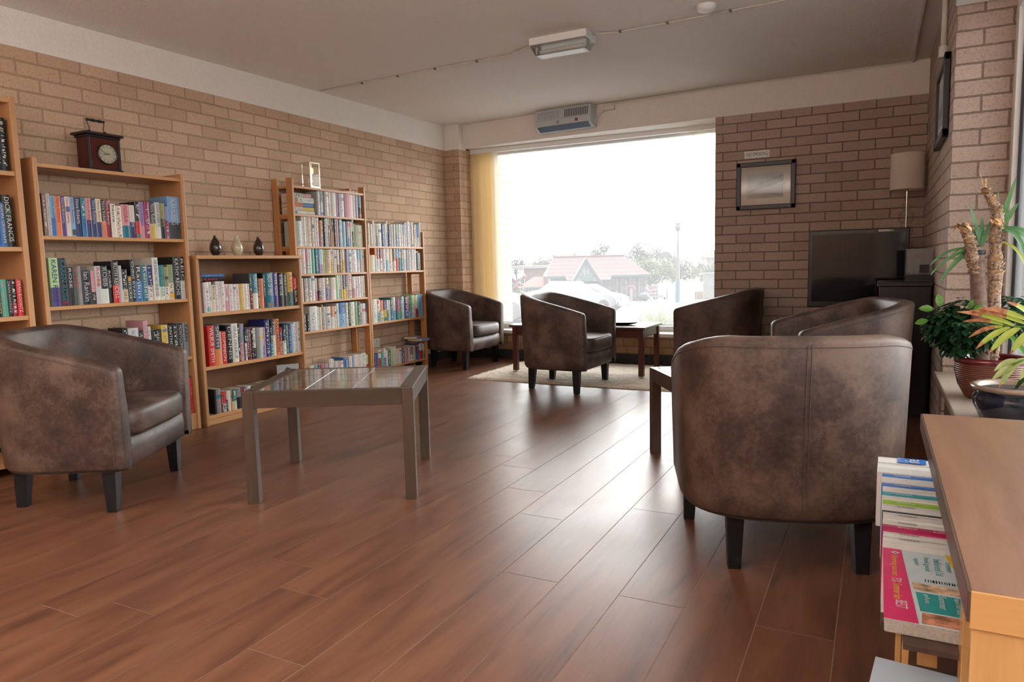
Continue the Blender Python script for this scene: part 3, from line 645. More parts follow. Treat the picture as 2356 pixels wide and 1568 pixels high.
def book_mesh(t, h, dp, col, pages_out=False, txt=False, seed=0):
    """spine at x=0 facing +x, thickness along +y, standing on z=0"""
    cov, pg = MB(), MB(); c1 = jc(PAL[col[0]]); rest = [q for q in col[1:] if q.isalpha()]; c2 = jc(PAL[rest[0]]) if rest else c1
    num = [q for q in col if q.isdigit()]; num = int(num[0]) if num else 0
    if pages_out: t_ = t; 
    e = 0.0016 if h < 0.19 else 0.0024; hh = e
    dark = sum(c1) < 0.5; ink = (0.55, 0.52, 0.45) if dark else rb.choice([(0.22, 0.21, 0.21), (0.42, 0.20, 0.18), (0.22, 0.25, 0.36), (0.16, 0.15, 0.15)])
    if pages_out:
        cov.box(-dp, 0, 0, e*1.4, 0, h, 0, c1); cov.box(-dp, 0, t-e*1.4, t, 0, h, 0, c1); cov.box(-dp-0.001, -dp+0.003, 0, t, 0, h, 0, c1)
        pg.box(-dp+0.003, -0.003, e*1.4, t-e*1.4, 0.003, h-0.003)
        return cov, pg
    cov.box(-dp, -0.001, 0, e, 0, h, 0, c1); cov.box(-dp, -0.001, t-e, t, 0, h, 0, c1 if dark else (0.4, 0.38, 0.36))
    # spine in bands: foot, lower title, upper author
    zs = [0, 0.09*h, (0.45 + rb.uniform(-.1, .12))*h, 0.94*h, h]; b = min(0.004, t*0.12); K = 4
    for i in range(4):
        cc = c2 if (i < 2 and rest) else c1; mk = 0 if (txt or i in (3,)) else (1 if i in (1, 2) else (1 if rb.random() < 0.4 else 0))
        ik = ink
        if rest and i < 2: ik = (0.55, 0.52, 0.45) if sum(c2) < 0.5 else (0.06, 0.05, 0.05)
        for k in range(K):
            y0, y1 = t*k/K, t*(k+1)/K; bx = lambda y: b*(1-(2*y/t-1)**2)
            mm = mk if k in (1, 2) else 0
            cov.add([(bx(y0)-0.001, y0, zs[i]), (bx(y1)-0.001, y1, zs[i]), (bx(y1)-0.001, y1, zs[i+1]), (bx(y0)-0.001, y0, zs[i+1])], [(0, 1, 2, 3)], 0, cc, (*ik, mm))
    if num == 5 or (num == 0 and rb.random() < 0.22 and not txt):      # picture panel on the spine
        z0 = rb.choice([0.03, 0.62, 0.80])*h; z1 = z0+rb.uniform(0.07, 0.16)*h; pc = jc(PAL[rb.choice('orbtgdehym')], 0.3)
        cov.add([(b*0.78, t*0.12, z0), (b*0.78+0.0003, t*0.88, z0), (b*0.78+0.0003, t*0.88, z1), (b*0.78, t*0.12, z1)], [(0, 1, 2, 3)], 0, pc)
    pg.box(-dp+0.004, -0.0012, e, t-e, 0.003, h-0.003 if h > 0.19 else h-0.0008)
    return cov, pg
BOOKS = {
    '1a': (-4.2253, 1.456, 0.275, "230,236,k3,CORNWELL,w,0,0,1;294,247,k1,,L6,0,0,1"),
    '1b': (-4.2689, 1.098, 0.275, "303,202,b,JOHN,w,0,0,1;274,210,b,JOHN GRISHAM,c,0,0,1;375,245,k5,DICK FRANCIS,w,2,0,1"),
    '1c': (-4.2923, 0.766, 0.275, "307,169,k,DEAN KOONTZ,y,0,0,1;287,178,e,,,0,0,1;192,175,k1,DEAN KOONTZ,s,0,0,1;219,177,km,,,0,0,1;248,176,r,DEAN KOONTZ,w,0,0,1"),
    '2a': (-4.0320, 1.155, 0.272, "176,210,h,,,0,0,1;86,210,s,,,0,0,1;109,210,s,,,0,0,1;227,201,lb,NORA ROBERTS,b,0,0,1;281,201,o,Nora Roberts,r,0,0,1;240,201,v5,Nora Roberts,s,0,0,1;249,202,w5,Nora Roberts,r,0,0,1;221,201,l5,Nora Roberts,r,0,0,1;314,200,n,Nora Roberts,c,0,0,1;271,202,tb,,,0,0,1;276,202,pn,Nora Roberts,r,0,0,1;294,200,n,Nora Roberts,s,0,0,1;270,202,cn,Nora Roberts,r,0,0,1;241,200,ko,Nora Roberts,w,0,0,1;254,202,m,Nora Roberts,w,0,0,1;281,181,w1,Nora,d,0,0,1;359,173,c,,,0,0,1;455,182,pt,NORA,r,0,0,1;325,181,wn,Nora Roberts,w,0,0,1;313,201,kr,,,0,0,1;262,202,up,Nora Roberts,r,0,0,1;327,204,M,,,0,0,1;401,204,ky,Nora Roberts,w,0,0,1;307,206,w,NORA ROBERTS,k,0,0,1;294,204,Gk,Nora Roberts,y,0,0,1;211,188,uM,,,0,0,1;818,247,ld,NORA ROBERTS,w,0,0,1"),
    '2b': (-4.0282, 0.800, 0.272, "445,246,fv,KAREN ROSE,n,0,0,1;446,245,k5,KAREN ROSE,t,0,0,1;252,200,k,ROSE,w,0,0,1;242,200,d,ROSE,r,0,0,1;189,201,g,,,0,0,1;509,180,k,Ian Rankin,s,0,0,1;220,179,pk,,,0,0,1;321,202,s3,ROBB,r,0,0,1;387,202,kw,ROBB,s,0,0,1;239,183,k1,ROBB,s,0,0,1;391,227,kr,RUTH RENDELL,c,0,0,1;177,203,s1,CB,w,0,0,1;334,182,ka,,,0,0,1;213,145,d,,,0,0,1;233,235,k,CHRIS RYAN,w,0,0,1;408,202,kb,Rankin,w,0,0,1;363,203,t3,Rendell,w,0,0,1;344,203,nw,,,0,0,1;372,246,w,THE SCIENCE THAT NEVER DIES,k,0,0,1;329,203,tw,THE BREAKER,e,0,0,1;290,192,Gw,,,0,0,1;356,205,Gc,,,0,0,1;433,250,k1,KATHY REICHS,w,0,0,1;331,250,ks,REICHS,w,0,0,1"),
    '2c': (-3.8735, 0.450, 0.272, "467,204,c,,,0,0,1;569,204,ok,,,0,0,1;393,188,kg,,,0,0,1;278,184,c,,,0,0,1;328,182,ky,,,0,0,1;339,207,k3,,,0,0,1;623,204,sk,,,0,0,1;328,184,kr,,,0,0,1;272,238,pu,,,0,0,1;172,204,s,,,0,0,0;662,183,kr,,,0,0,1;416,205,yk,,,0,0,1;340,203,k,ANTHONY,s,0,0,1;314,203,k,,,0,0,1;389,202,k,MONTGOMERY,s,0,0,1;387,204,g,KARIN,k,0,0,1"),
    '2e': (-3.3199, 0.100, 0.272, "290,225,w,,,0,0,1;272,239,yr,,,0,0,1;177,216,r,,,0,0,1"),
    '3a': (-3.1326, 0.704, 0.282, "215,188,s1,,,0,0,1;214,191,w,,,0,0,1;245,191,w3,,,0,0,1;284,171,c,Erica,k,0,0,1;157,192,w1,,,0,0,1;252,192,w,THE,p,0,0,1;282,192,w1,,,0,0,1;305,173,wp,X,r,0,0,1;341,172,w1,,,0,0,1;228,170,w,,,0,0,1;277,170,w1,,,0,0,1;421,171,y,YELLOW,w,0,0,1;251,170,w1,,,0,0,1;224,169,w,,,0,0,1;196,236,dm,,,0,0,1;457,235,tw,ELEPHANT SONG,w,0,0,1;144,198,k,,,0,0,1;360,200,o,WILBUR SMITH,h,0,0,1;213,235,k,WILBUR SMITH,c,0,0,1;680,238,t5,BIRDS OF PREY,w,0,0,1;417,237,v,RIVER GOD,w,0,0,1;510,230,k,A TIME TO DIE,w,0,0,1;402,232,k3,WILBUR SMITH,s,0,0,1;514,238,yD,ASSEGAI,h,0,0,1;376,201,rk,WILBUR,w,0,0,1"),
    '3b': (-3.1206, 0.370, 0.282, "483,253,r3,WILBUR SMITH,w,0,0,1;408,254,do,SMITH,s,0,0,1;112,208,a,,,0,0,1;410,208,r,DOMINION,c,0,0,1;416,244,k,DENNIS,s,0,0,1;494,251,w1,VIKAS SWARUP,b,0,0,1;172,239,k,,,0,0,1;209,245,gp,,,0,0,1;160,245,u,,,0,0,1;168,210,kc,,,0,0,1;209,208,Dk,,,0,0,1;189,208,m,,,0,0,1;175,206,k1,,,0,0,1;229,206,wk,,,0,0,1;281,206,g,,,0,0,1;253,205,s,,,0,0,1;166,206,sl,,,0,0,1;105,205,p,,,0,0,0;427,253,n,,,0,0,1;230,204,kt,,,0,0,1;324,251,dw,TWO EVILS,w,0,0,1;344,252,o,PATTERSON,k,0,0,1;250,192,mp,,,0,0,1;306,206,kw,,,0,0,1;255,207,D,,,0,0,1;232,207,n,,,0,0,1;199,208,l,,,0,0,1;149,205,w1,,,0,0,0;245,216,w,,,0,0,1;330,217,w3,,,0,0,1"),
    '3c': (-3.1034, 0.062, 0.282, "153,158,k,CASTLE,c,0,0,0;403,158,g5,,,0,0,1;106,133,m,,,0,0,0;271,132,rs,,,0,0,0;111,132,sk,,,0,0,0;259,132,w,Hester,k,0,0,0;91,131,o,,,0,0,0;368,134,Dc,,,0,0,0;368,135,gk,BRAWNE,w,0,0,0;166,135,m,,,0,0,0;187,133,k,,,0,0,0;212,134,u,,,0,0,0;284,135,wn,,,0,0,0;379,130,k,,,0,0,0;193,130,D,,,0,0,0;233,132,kw,,,0,0,0;178,134,k,,,0,0,0;323,132,Dk,,,0,0,0;293,132,k1,,,0,0,0;443,133,n,,,0,0,0;450,132,k,,,0,0,0;420,130,d,,,0,0,0;427,130,k,,,0,0,0"),
    '4a': (-1.9857, 1.362, 0.195, "279,181,s,,,0,0,1;387,201,s5,X,k,0,0,1;140,189,g,,,0,0,0;413,186,w5,,,0,0,1;305,186,wa,,,0,0,1;644,187,w3,CLASSICS,c,0,0,1;197,190,p,,,0,0,0;158,189,u,,,0,0,0;592,205,w5,,,0,0,1;1003,210,p1,,,0,0,1;334,215,w,,,0,0,1;338,213,s,,,0,0,1;358,194,lk,,,0,0,1"),
    '4b': (-2.2250, 1.128, 0.195, "614,183,s,,P,0,0,1;155,221,w1,,,0,0,0;294,222,w1,,,0,0,1;144,222,a,,,0,0,0;454,222,w,SECRETS,p,0,0,1;245,218,c,,,0,0,1;175,218,w,,,0,0,1;390,216,w1,,,0,0,1;303,198,op,,,0,0,1;181,214,d,,,0,0,1;186,215,k,,,0,0,1;155,216,s,,,0,0,0;169,217,wc,,,0,0,0;242,218,ah,,,0,0,1;182,219,g,,,0,0,0;231,220,ko,,,0,0,1;261,221,d,,,0,0,1;288,221,p,,,0,0,1;197,221,t,,,0,0,1;229,221,w,,,0,0,1;447,201,l,,,0,0,1;157,203,k,,,0,0,0;311,203,wl,,,0,0,1;221,201,w,,,0,0,0;212,222,sk,,,0,0,1;1188,179,G,,P,0,0,1"),
    '4c': (-2.2216, 0.925, 0.195, "157,185,o,,,0,0,0;272,186,w,,,0,0,1;417,207,w,,,0,0,1;310,206,ps,,,0,0,1;285,205,w1,,,0,0,1;372,204,e,,,0,0,1;353,186,D5,,,0,0,1;258,184,lu,,,0,0,1;288,184,wp,,,0,0,1;229,184,f,,,0,0,1;596,181,a,READERS,h,0,0,1;270,186,cy,,,0,0,1;168,184,s,,,0,0,0;264,182,w5,,,0,0,1;282,182,wh,,,0,0,1;299,190,h,,,0,0,1;312,201,cy,,,0,0,1;159,202,y,,,0,0,0;301,205,u,,,0,0,1;378,206,ws,,,0,0,1;705,206,w,,,0,0,1;402,208,lw,,,0,0,1;285,188,s,,,0,0,1;232,188,w,,,0,0,0"),
    '4d': (-2.2225, 0.718, 0.195, "176,175,a,,,0,0,0;318,175,w3,,,0,0,1;128,174,h,,,0,0,0;357,174,sw,,,0,0,1;283,173,sw,,,0,0,1;384,194,w,,,0,0,1;281,172,wp,,,0,0,1;442,172,hk,,,0,0,1;463,173,w1,,,0,0,1;321,172,cu,,,0,0,1;249,172,h,,,0,0,1;576,172,w,JAMES,y,0,0,1;348,191,f,,,0,0,1;215,189,wl,,,0,0,0;255,191,sy,J G,y,0,0,1;333,191,dy,NIGHTS,c,0,0,1;255,187,dy,,,0,0,1;564,191,ws,SPICES,r,0,0,1;413,174,wp,,,0,0,1;282,174,w,,,0,0,1;380,175,w1,,,0,0,1;245,177,w1,,,0,0,0;338,177,w,,,0,0,1"),
    '4e': (-2.2218, 0.495, 0.195, "583,133,k,,P,0,0,1;339,131,k,,P,0,0,1;815,185,w1,,L9,0,0,1;241,178,w,,L7,0,0,1;248,174,w1,,L3,0,0,1;232,193,h,,,0,0,1;238,174,s3,,,0,0,1;547,173,ws,,,0,0,1;429,173,ow,SUMMER SAGA,s,0,0,1;243,172,w,,,0,0,1;255,192,w5,,,0,0,1;847,194,bl,,,0,0,1;285,192,w1,,,0,0,1;277,193,k,MICHAEL,s,0,0,1;516,193,w,,,0,0,1;415,195,G1,,,0,0,1;335,176,De,,,0,0,1;169,174,wp,,,0,0,0;444,172,w,,,0,0,1;140,173,bw,,,0,0,0"),
    '4f': (-2.2074, 0.100, 0.195, "274,128,l,,,0,0,1;299,132,or,,,0,0,1;405,132,wa,,,0,0,1;339,131,lb,,,0,0,1;282,131,D,,,0,0,1;288,131,r,,,0,0,1;228,131,l,,,0,0,0;366,129,p,,,0,0,1;150,130,b,,,0,0,0;350,158,w,,,0,0,1;215,154,w3,,,0,0,0;413,131,sk,,,0,0,1;284,129,s,,,0,0,0;356,129,w,,,0,0,1;228,152,bl,,,0,0,0;469,132,b,SHARK,w,0,0,1;371,151,w1,,,0,0,1;236,151,l,,,0,0,0;399,156,wc,,,0,0,1;307,154,w1,,,0,0,1;257,153,w,,,0,0,0;566,156,w1,,,0,0,1;372,136,fr,,,0,0,1"),
    '5a': (-1.3950, 1.138, 0.195, "240,192,w,,,0,0,0;383,183,a5,,,0,0,1;233,214,w,,,0,0,0;224,192,w,,,0,0,0;208,189,wg,,,0,0,0;496,193,w,,L3,0,0,1;426,190,n,,L6,0,0,1;275,195,w,,L8,0,0,0;223,214,wl,,L9,0,0,0;480,191,k3,,L8,0,0,1;283,194,w,,L8,0,0,0;273,195,cw,,L8,0,0,0;451,197,et,,L7,0,0,1;380,198,cw,,L7,0,0,1;301,198,w,,L7,0,0,0;310,198,lw,,L7,0,0,1;300,218,w1,,L7,0,0,1;401,228,w1,,L7,0,0,1;259,219,s,,L6,0,0,0;328,222,w,,L6,0,0,1;392,206,ha,,L4,0,0,1;198,206,w,,L4,0,0,0;316,207,bw,,L3,0,0,0;249,226,w,,L2,0,0,0"),
    '5b': (-1.3913, 0.925, 0.195, "691,140,a,,P L6,0,0,1;155,207,ol,,,0,0,0;144,207,w,,,0,0,0;390,207,hw,,,0,0,1;406,208,mw,,,0,0,1;398,208,w1,,,0,0,1;476,209,wl,,,0,0,1;556,209,ac,,,0,0,1;416,210,hw,,,0,0,1;433,210,lr,,,0,0,1;299,211,we,,,0,0,1;340,211,gt,,,0,0,1;460,192,cs,,,0,0,1;420,192,g1,,,0,0,1;345,212,w,,,0,0,1;449,196,sw,,,0,0,1;414,213,w,,,0,0,1;800,162,k,,P,0,0,1"),
    '5c': (-1.3823, 0.495, 0.195, "609,199,w1,,,0,0,1;273,196,wl,,,0,0,1;234,190,wG,,,0,0,0;408,181,ow,,,0,0,1;443,180,ny,,,0,0,1;242,181,we,,,0,0,0;256,182,w,,,0,0,0;357,198,Dt,,,0,0,1;385,203,wl,,,0,0,1;258,203,d,SHADOW,s,0,0,0;462,182,Me,,,0,0,1;262,180,te,,,0,0,0;355,202,w,,,0,0,1;543,202,nb,SIMPLE,w,0,0,1;145,199,o,,,0,0,0;507,179,Dl,,,0,0,1;480,205,fw,,,0,0,1;294,203,wr,,,0,0,0;241,207,fk,,,0,0,0;431,209,l1,,,0,0,1;316,207,l,,,0,0,0"),
    '5d': (-1.3819, 0.100, 0.195, "301,133,n,,,0,0,0;229,134,b,,,0,0,0;350,155,wr,,,0,0,1;383,135,e,,,0,0,1;310,161,wu,,,0,0,0;242,140,c,,,0,0,0;410,136,D,,,0,0,1;380,148,f,,,0,0,1;390,161,w1,,,0,0,1;410,141,w1,,,0,0,1;445,138,w,,,0,0,1;473,133,tD,,,0,0,1;582,130,p1,,,0,0,1;327,128,w,,,0,0,0;453,130,hc,,,0,0,1;384,136,s,,,0,0,0;560,154,nb,,,0,0,1;594,147,wr,,,0,0,1;276,134,fe,,,0,0,0"),
}
STUFF = MB(); STP = MB(); rk = random.Random(4)
def add_book(key, idx, y, t, z, x, h, col, txt, tcol, lean, pout, ind):
    dp = 0.112 if h < 0.187 else (0.128 if h < 0.215 else 0.155)
    if x < 0.25: dp = min(dp, 0.145)
    xr = x - rk.uniform(0, 0.006)
    tt = t - 0.0008
    cov, pg = book_mesh(tt*math.cos(math.radians(lean)), h/(math.cos(math.radians(lean))) - 0.0005, dp, col, pout, bool(txt))
    a = math.radians(lean)                                # lean towards the left neighbour, foot stays on the shelf
    M = Matrix.Translation((xr, y, z+0.0003)) @ Matrix.Rotation(0, 4, 'X')
    if lean: M = Matrix.Translation((xr, y, z+0.0006)) @ Matrix.Rotation(a, 4, 'X')
    if not ind:
        for mb, tg in ((cov, STUFF), (pg, STP)):
            o = len(tg.v); tg.v += [tuple(M @ Vector(v)) for v in mb.v]
            tg.f += [[i+o for i in f] for f in mb.f]; tg.m += mb.m; tg.c += mb.c
        return
    o = cov.build('book', BOOKM, attr=True); o.matrix_world = M
    p = pg.build('page_block', PAPER, o)
    cname = CN[col[0]]
    tag(o, '%s book, %s from left, %s' % (cname, ORD[idx], SHELFN[key]), 'book', 'books on the ' + SHELFN[key])
    if txt and not pout:
        th = tt; b = min(0.004, th*0.12)
        tl = h*0.86 if len(txt) > 5 else h*0.5
        if key in ('2a', '3a') and len(txt) > 8: tl = h*0.62
        letter(txt, o, (b+0.0002, th*0.22, h*0.955), (0, 0, -1), (0, 1, 0), tl, th*0.56, TM.get(tcol, TM['w']), 0.0004)
for key, (y0, z, x, rows) in BOOKS.items():
    y = y0
    for i, row in enumerate(rows.split(';')):
        f = row.split(','); t_ = int(f[0])/1e4; h = int(f[1])/1e3
        add_book(key, i, y, t_, z, x, h, f[2], f[3], f[4], int(f[5]), int(f[6]), int(f[7])); y += t_
so = STUFF.build('books', BOOKM, attr=True); sp_ = STP.build('page_block', PAPER, so)
so['label'] = 'remaining narrower books standing among the others on the bookshelves'; so['category'] = 'books'; so['kind'] = 'stuff'; sp_['kind'] = 'stuff'
# books lying flat
def flat_book(y0, y1, z0, z1, x, col, label, group, txt=None, tcol='w', dp=0.13, rot=0.0):
    """lying on its side, spine facing +x, spine length along y"""
    t = z1-z0; Lg = y1-y0; cov, pg = book_mesh(t, Lg, dp, col, False, bool(txt))
    o = cov.build('book', BOOKM, attr=True)
    o.matrix_world = Matrix.Translation((x, y0, z1)) @ Matrix.Rotation(rot, 4, 'Z') @ Matrix.Rotation(-PI/2, 4, 'X')
    pg.build('page_block', PAPER, o); tag(o, label, 'book', group)
    if txt: letter(txt, o, (min(0.004, t*0.12)+0.0002, t*0.78, Lg*0.06), (0, 0, 1), (0, -1, 0), Lg*0.6, t*0.5, TM.get(tcol, TM['w']))
    return o
zz = 1.3625
for th, ln, col, lab in ((0.024, 0.195, 'w', 'white book lying at the bottom of the flat stack, top open shelf'), (0.027, 0.19, 'yw', 'yellow and white book lying second from bottom of the flat stack'),
                       (0.028, 0.183, 'bo', 'blue and orange book in the middle of the flat stack, top open shelf'), (0.040, 0.19, 'wc', 'thick white and cream book lying second from top of the flat stack'),
                       (0.028, 0.165, 'ps', 'pink and grey book lying on top of the flat stack')):
    flat_book(-2.228, -2.228+ln+0.012, zz, zz+th, 0.195, col, lab, 'flat stack of books on the top open shelf'); zz += th+0.0008
flat_book(-3.128, -2.965, 0.8975, 0.923, 0.278, 'k', 'black book lying flat on white books, upper shelf below the vases', 'books lying flat on others', 'KING', 'r')
flat_book(-3.130, -2.962, 0.9238, 0.9420, 0.278, 'b', 'blue book lying on the black one, upper shelf below the vases', 'books lying flat on others')
flat_book(-0.76, -0.585, 0.2665, 0.290, 0.19, 'lc', 'pale book lying flat over the bottom row beside the corner armchair', 'books lying flat on others', rot=-0.25)
flat_book(-0.74, -0.60, 0.2915, 0.309, 0.185, 'ws', 'white book lying askew on top of the pale flat book', 'books lying flat on others', rot=0.35)
flat_book(-2.515, -2.375, 0.0635, 0.17, 0.27, 'k', 'thick black volume lying at the right end, bottom shelf below the vases', 'books lying flat on others', dp=0.2)
b = MB(); b.box(-0.005, 0.0, 0, 0.155, 0, 0.115); o = b.build('booklet', plain('grey_booklet', (0.30, 0.31, 0.31), 0.35), loc=(0.20, -2.49, 0.171)); o.rotation_euler = (0, -0.1, -0.55)
MB().prism([(0.05, 0.025), (0.085, 0.02), (0.105, 0.05), (0.095, 0.085), (0.07, 0.095), (0.05, 0.07)], 0.0002, 0.001, M=Matrix(((0, 0, 1, 0), (1, 0, 0, 0), (0, 1, 0, 0), (0, 0, 0, 1)))).build('cover_picture', BLACKM, o)
tag(o, 'grey booklet with a dark picture standing on the thick black volume', 'booklet')

# ------------------------------------------------------------------ clocks and vases
t = thing('carriage_clock', 'dark red wooden carriage clock with a handle on the pine bookcase', 'clock', (0.145, -3.637, 1.5105))
RW = wood('red_mahogany', (0.085, 0.016, 0.010), (0.05, 0.010, 0.008), 'Z', 0.28, 20, 0.15); DW = plain('near_black_wood', (0.014, 0.008, 0.008), 0.35)
MB().box(-0.052, 0.052, -0.088, 0.088, 0.018, 0.185).build('case', RW, t, bevel=0.003)
b = MB(); b.box(-0.066, 0.066, -0.108, 0.108, 0, 0.010); b.box(-0.059, 0.059, -0.099, 0.099, 0.010, 0.020); b.build('base', DW, t, bevel=0.003)
b = MB(); b.box(-0.058, 0.058, -0.096, 0.096, 0.183, 0.196); b.box(-0.067, 0.067, -0.110, 0.110, 0.196, 0.210); b.build('cornice', DW, t, bevel=0.004)
for y in (-0.085, 0.085): MB().box(0.048, 0.056, y-0.006, y+0.006, 0.02, 0.184).build('corner_strip', DW, t, bevel=0.002)
MX = Matrix.Translation((0.053, 0.012, 0.100)) @ Matrix.Rotation(PI/2, 4, 'Y')
MB().lathe([(0.056, 0), (0.056, 0.006), (0.051, 0.009), (0.050, 0.004)], seg=40, M=MX).build('bezel', DW, t, smooth=True, ang=40)
DIAL = plain('cream_dial', (0.42, 0.38, 0.28), 0.35, noise=0.03)
dl = MB().lathe([(0.0005, 0.0055), (0.051, 0.0055)], seg=40, cap=False, M=MX).build('dial', DIAL, t)
b = MB()
for k in range(12):
    a = k*PI/6; c_, s_ = math.sin(a), math.cos(a); M = MX @ Matrix.Translation((0, 0, 0.0062)) @ Matrix.Rotation(a, 4, 'Z'); b.box(-0.046, -0.036, -0.0012, 0.0012, 0, 0.0003, M=M)
b.build('hour_marks', BLACKM, dl)
for a, ln, wd in ((math.radians(-68), 0.040, 0.0011), (math.radians(-102), 0.027, 0.0018)):
    M = MX @ Matrix.Translation((0, 0, 0.007)) @ Matrix.Rotation(-a, 4, 'Z'); MB().box(-ln, 0.012, -wd, wd, 0, 0.0005, M=M).build('hand', BLACKM, dl)
MB().lathe([(0.050, 0.008), (0.042, 0.014), (0.024, 0.018), (0.001, 0.0195)], seg=32, cap=False, M=MX).build('crystal', CGLASS, t, smooth=True)
b = MB()
for y in (-0.045, 0.045): b.lathe([(0.010, 0.210), (0.012, 0.214), (0.007, 0.220), (0.009, 0.226), (0.003, 0.230)], 0, y, 14)
b.tube([(0, -0.045, 0.222), (0, -0.040, 0.238), (0, -0.052, 0.268), (0, -0.050, 0.280)], 0.0028, 8); b.tube([(0, 0.045, 0.222), (0, 0.036, 0.238), (0, 0.044, 0.268), (0, 0.040, 0.280)], 0.0028, 8)
b.tube([(0, y, 0.282) for y in (-0.058, -0.054, -0.044, -0.036, -0.026, -0.014, 0.0, 0.012, 0.024, 0.034, 0.044, 0.050)], [0.003, 0.008, 0.007, 0.005, 0.008, 0.0085, 0.005, 0.0085, 0.008, 0.005, 0.007, 0.003], 12)
b.build('handle', DW, t, smooth=True, ang=50)
t = thing('glass_clock', 'silver and glass skeleton clock standing on the taller open shelving', 'clock', (0.115, -1.955, 1.5655), 0.0)
SILV = plain('polished_silver_brass', (0.82, 0.78, 0.66), 0.15, 1.0)
b = MB(); b.box(-0.045, 0.045, -0.055, 0.055, 0, 0.012); b.box(-0.04, 0.04, -0.05, 0.05, 0.012, 0.018); b.build('base', SILV, t, bevel=0.002)
MB().box(-0.045, 0.045, -0.055, 0.055, 0.186, 0.196).build('lid', SILV, t, bevel=0.002)
for x in (-0.04, 0.04):
    for y in (-0.049, 0.049): MB().box(x-0.0035, x+0.0035, y-0.0035, y+0.0035, 0.018, 0.186).build('post', SILV, t, bevel=0.001)
b = MB(); b.box(0.039, 0.0405, -0.045, 0.045, 0.018, 0.186); b.box(-0.036, 0.036, -0.0495, -0.048, 0.018, 0.186); b.build('pane', CGLASS, t)
b = MB(); b.lathe([(0.024, 0), (0.024, 0.004)], seg=28, M=Matrix.Translation((0.01, 0, 0.135)) @ Matrix.Rotation(PI/2, 4, 'Y')); b.box(-0.003, 0.003, -0.004, 0.004, 0.018, 0.13)
for k in range(4): b.blob((0.016*math.cos(k*PI/2+.4), 0.016*math.sin(k*PI/2+.4), 0.042), 0.007)
for y in (-0.022, 0.022): b.tube([(0, y, 0.018), (0, y, 0.075)], 0.003, 8)
b.build('movement', BRASS, t, smooth=True, ang=40)
def dimple(name, col):
    m, nt, b_, o = newmat(name); tc = N(nt, 'ShaderNodeTexCoord'); v = N(nt, 'ShaderNodeTexVoronoi'); v.inputs['Scale'].default_value = 110; L(nt, tc.outputs['Object'], v.inputs['Vector'])
    r = ramp(nt, v.outputs['Distance'], [(0.1, tuple(c*0.8 for c in col)), (0.6, col)]); L(nt, r.outputs[0], b_.inputs['Base Color']); b_.inputs['Roughness'].default_value = 0.16; b_.inputs['Coat Weight'].default_value = 0.5
    bump(nt, b_, v.outputs['Distance'], 0.5, 0.003); return m
VB = dimple('dark_hammered_glaze', (0.028, 0.016, 0.014)); VC = dimple('cream_hammered_glaze', (0.52, 0.43, 0.30))
pf = [(0.015, 0), (0.019, 0.003), (0.033, 0.025), (0.0375, 0.048), (0.0345, 0.070), (0.0235, 0.095), (0.012, 0.115), (0.0085, 0.125), (0.010, 0.131), (0.0075, 0.131), (0.006, 0.12)]
for y, mt, lb in ((-2.907, VB, 'dark brown hammered bud vase, left one, on the low bookcase'), (-2.732, VC, 'cream hammered bud vase in the middle on the low bookcase'), (-2.545, VB, 'dark brown hammered bud vase, right one, on the low bookcase')):
    tag(MB().lathe(pf, seg=28).build('bud_vase', mt, smooth=True, loc=(0.15, y, 1.0585)), lb, 'vase', 'bud vases')

# ------------------------------------------------------------------ ceiling and wall fittings
t = thing('ceiling_light', 'white boxed fluorescent light with clear cover on the ceiling', 'light', (2.20, -1.945, 2.345), 0.0)
MB().box(-0.19, 0.19, -0.085, 0.085, -0.042, 0.006).build('housing', WHITE, t, bevel=0.006)
DIFF = plain('frosted_cover', (0.78, 0.78, 0.76), 0.3, noise=0.02)
b = MB(); b.add([(-0.185,-0.08,-0.042),(0.185,-0.08,-0.042),(0.185,0.08,-0.042),(-0.185,0.08,-0.042),(-0.165,-0.045,-0.098),(0.165,-0.045,-0.098),(0.165,0.045,-0.098),(-0.165,0.045,-0.098)], [(4,7,6,5),(0,4,5,1),(1,5,6,2),(2,6,7,3),(3,7,4,0)])
b.build('diffuser', glass('clear_ribbed_cover', (0.88, 0.87, 0.85), 0.15, k=1.5), t, bevel=0.003)
MB().tube([(-0.15, 0.0, -0.068), (0.15, 0.0, -0.068)], 0.013, 14).build('tube', DIFF, t, smooth=True, ang=50)
MB().box(-0.15, 0.15, -0.042, 0.042, -0.099, -0.0975).build('lower_lens', DIFF, t)
for x in (-0.168, 0.158): MB().box(x, x+0.012, -0.03, 0.03, -0.085, -0.043).build('lamp_holder', WHITE, t)
t = thing('heater', 'grey-white fan heater mounted high above the window', 'heater', (1.385, 0.105, 2.10), -0.085)
GW = plain('cool_white_enamel', (0.52, 0.55, 0.57), 0.4, noise=0.02)
b = MB(); pf_ = [(0, 0.078), (-0.065, 0.078), (-0.135, 0.120), (-0.115, 0.272), (0, 0.272)]
b.add([(-0.285, y, z) for y, z in pf_] + [(0.285, y, z) for y, z in pf_], [tuple(range(5))[::-1], tuple(range(5, 10))] + [(i, (i+1) % 5, 5+(i+1) % 5, 5+i) for i in range(5)])
b.build('casing', GW, t, bevel=0.003)
MB().add([(-0.262,-0.1305,0.1155),(0.262,-0.1305,0.1155),(0.262,-0.068,0.0785),(-0.262,-0.068,0.0785)], [(0,1,2,3)]).build('outlet', plain('dark_blue_grey_grille', (0.06, 0.09, 0.15), 0.5), t, loc=(0, -0.001, -0.0016))
Mh = Matrix.Translation((0, -0.1365, 0.112)) @ Matrix.Rotation(-math.atan2(0.02, 0.152), 4, 'X')
b = MB()
for k in range(14): b.box(0.022+k*0.0175, 0.030+k*0.0175, -0.001, 0.0005, 0.070, 0.140, M=Mh)
b.build('inlet_grille', plain('dark_slots', (0.05, 0.06, 0.08), 0.6), t)
b = MB()
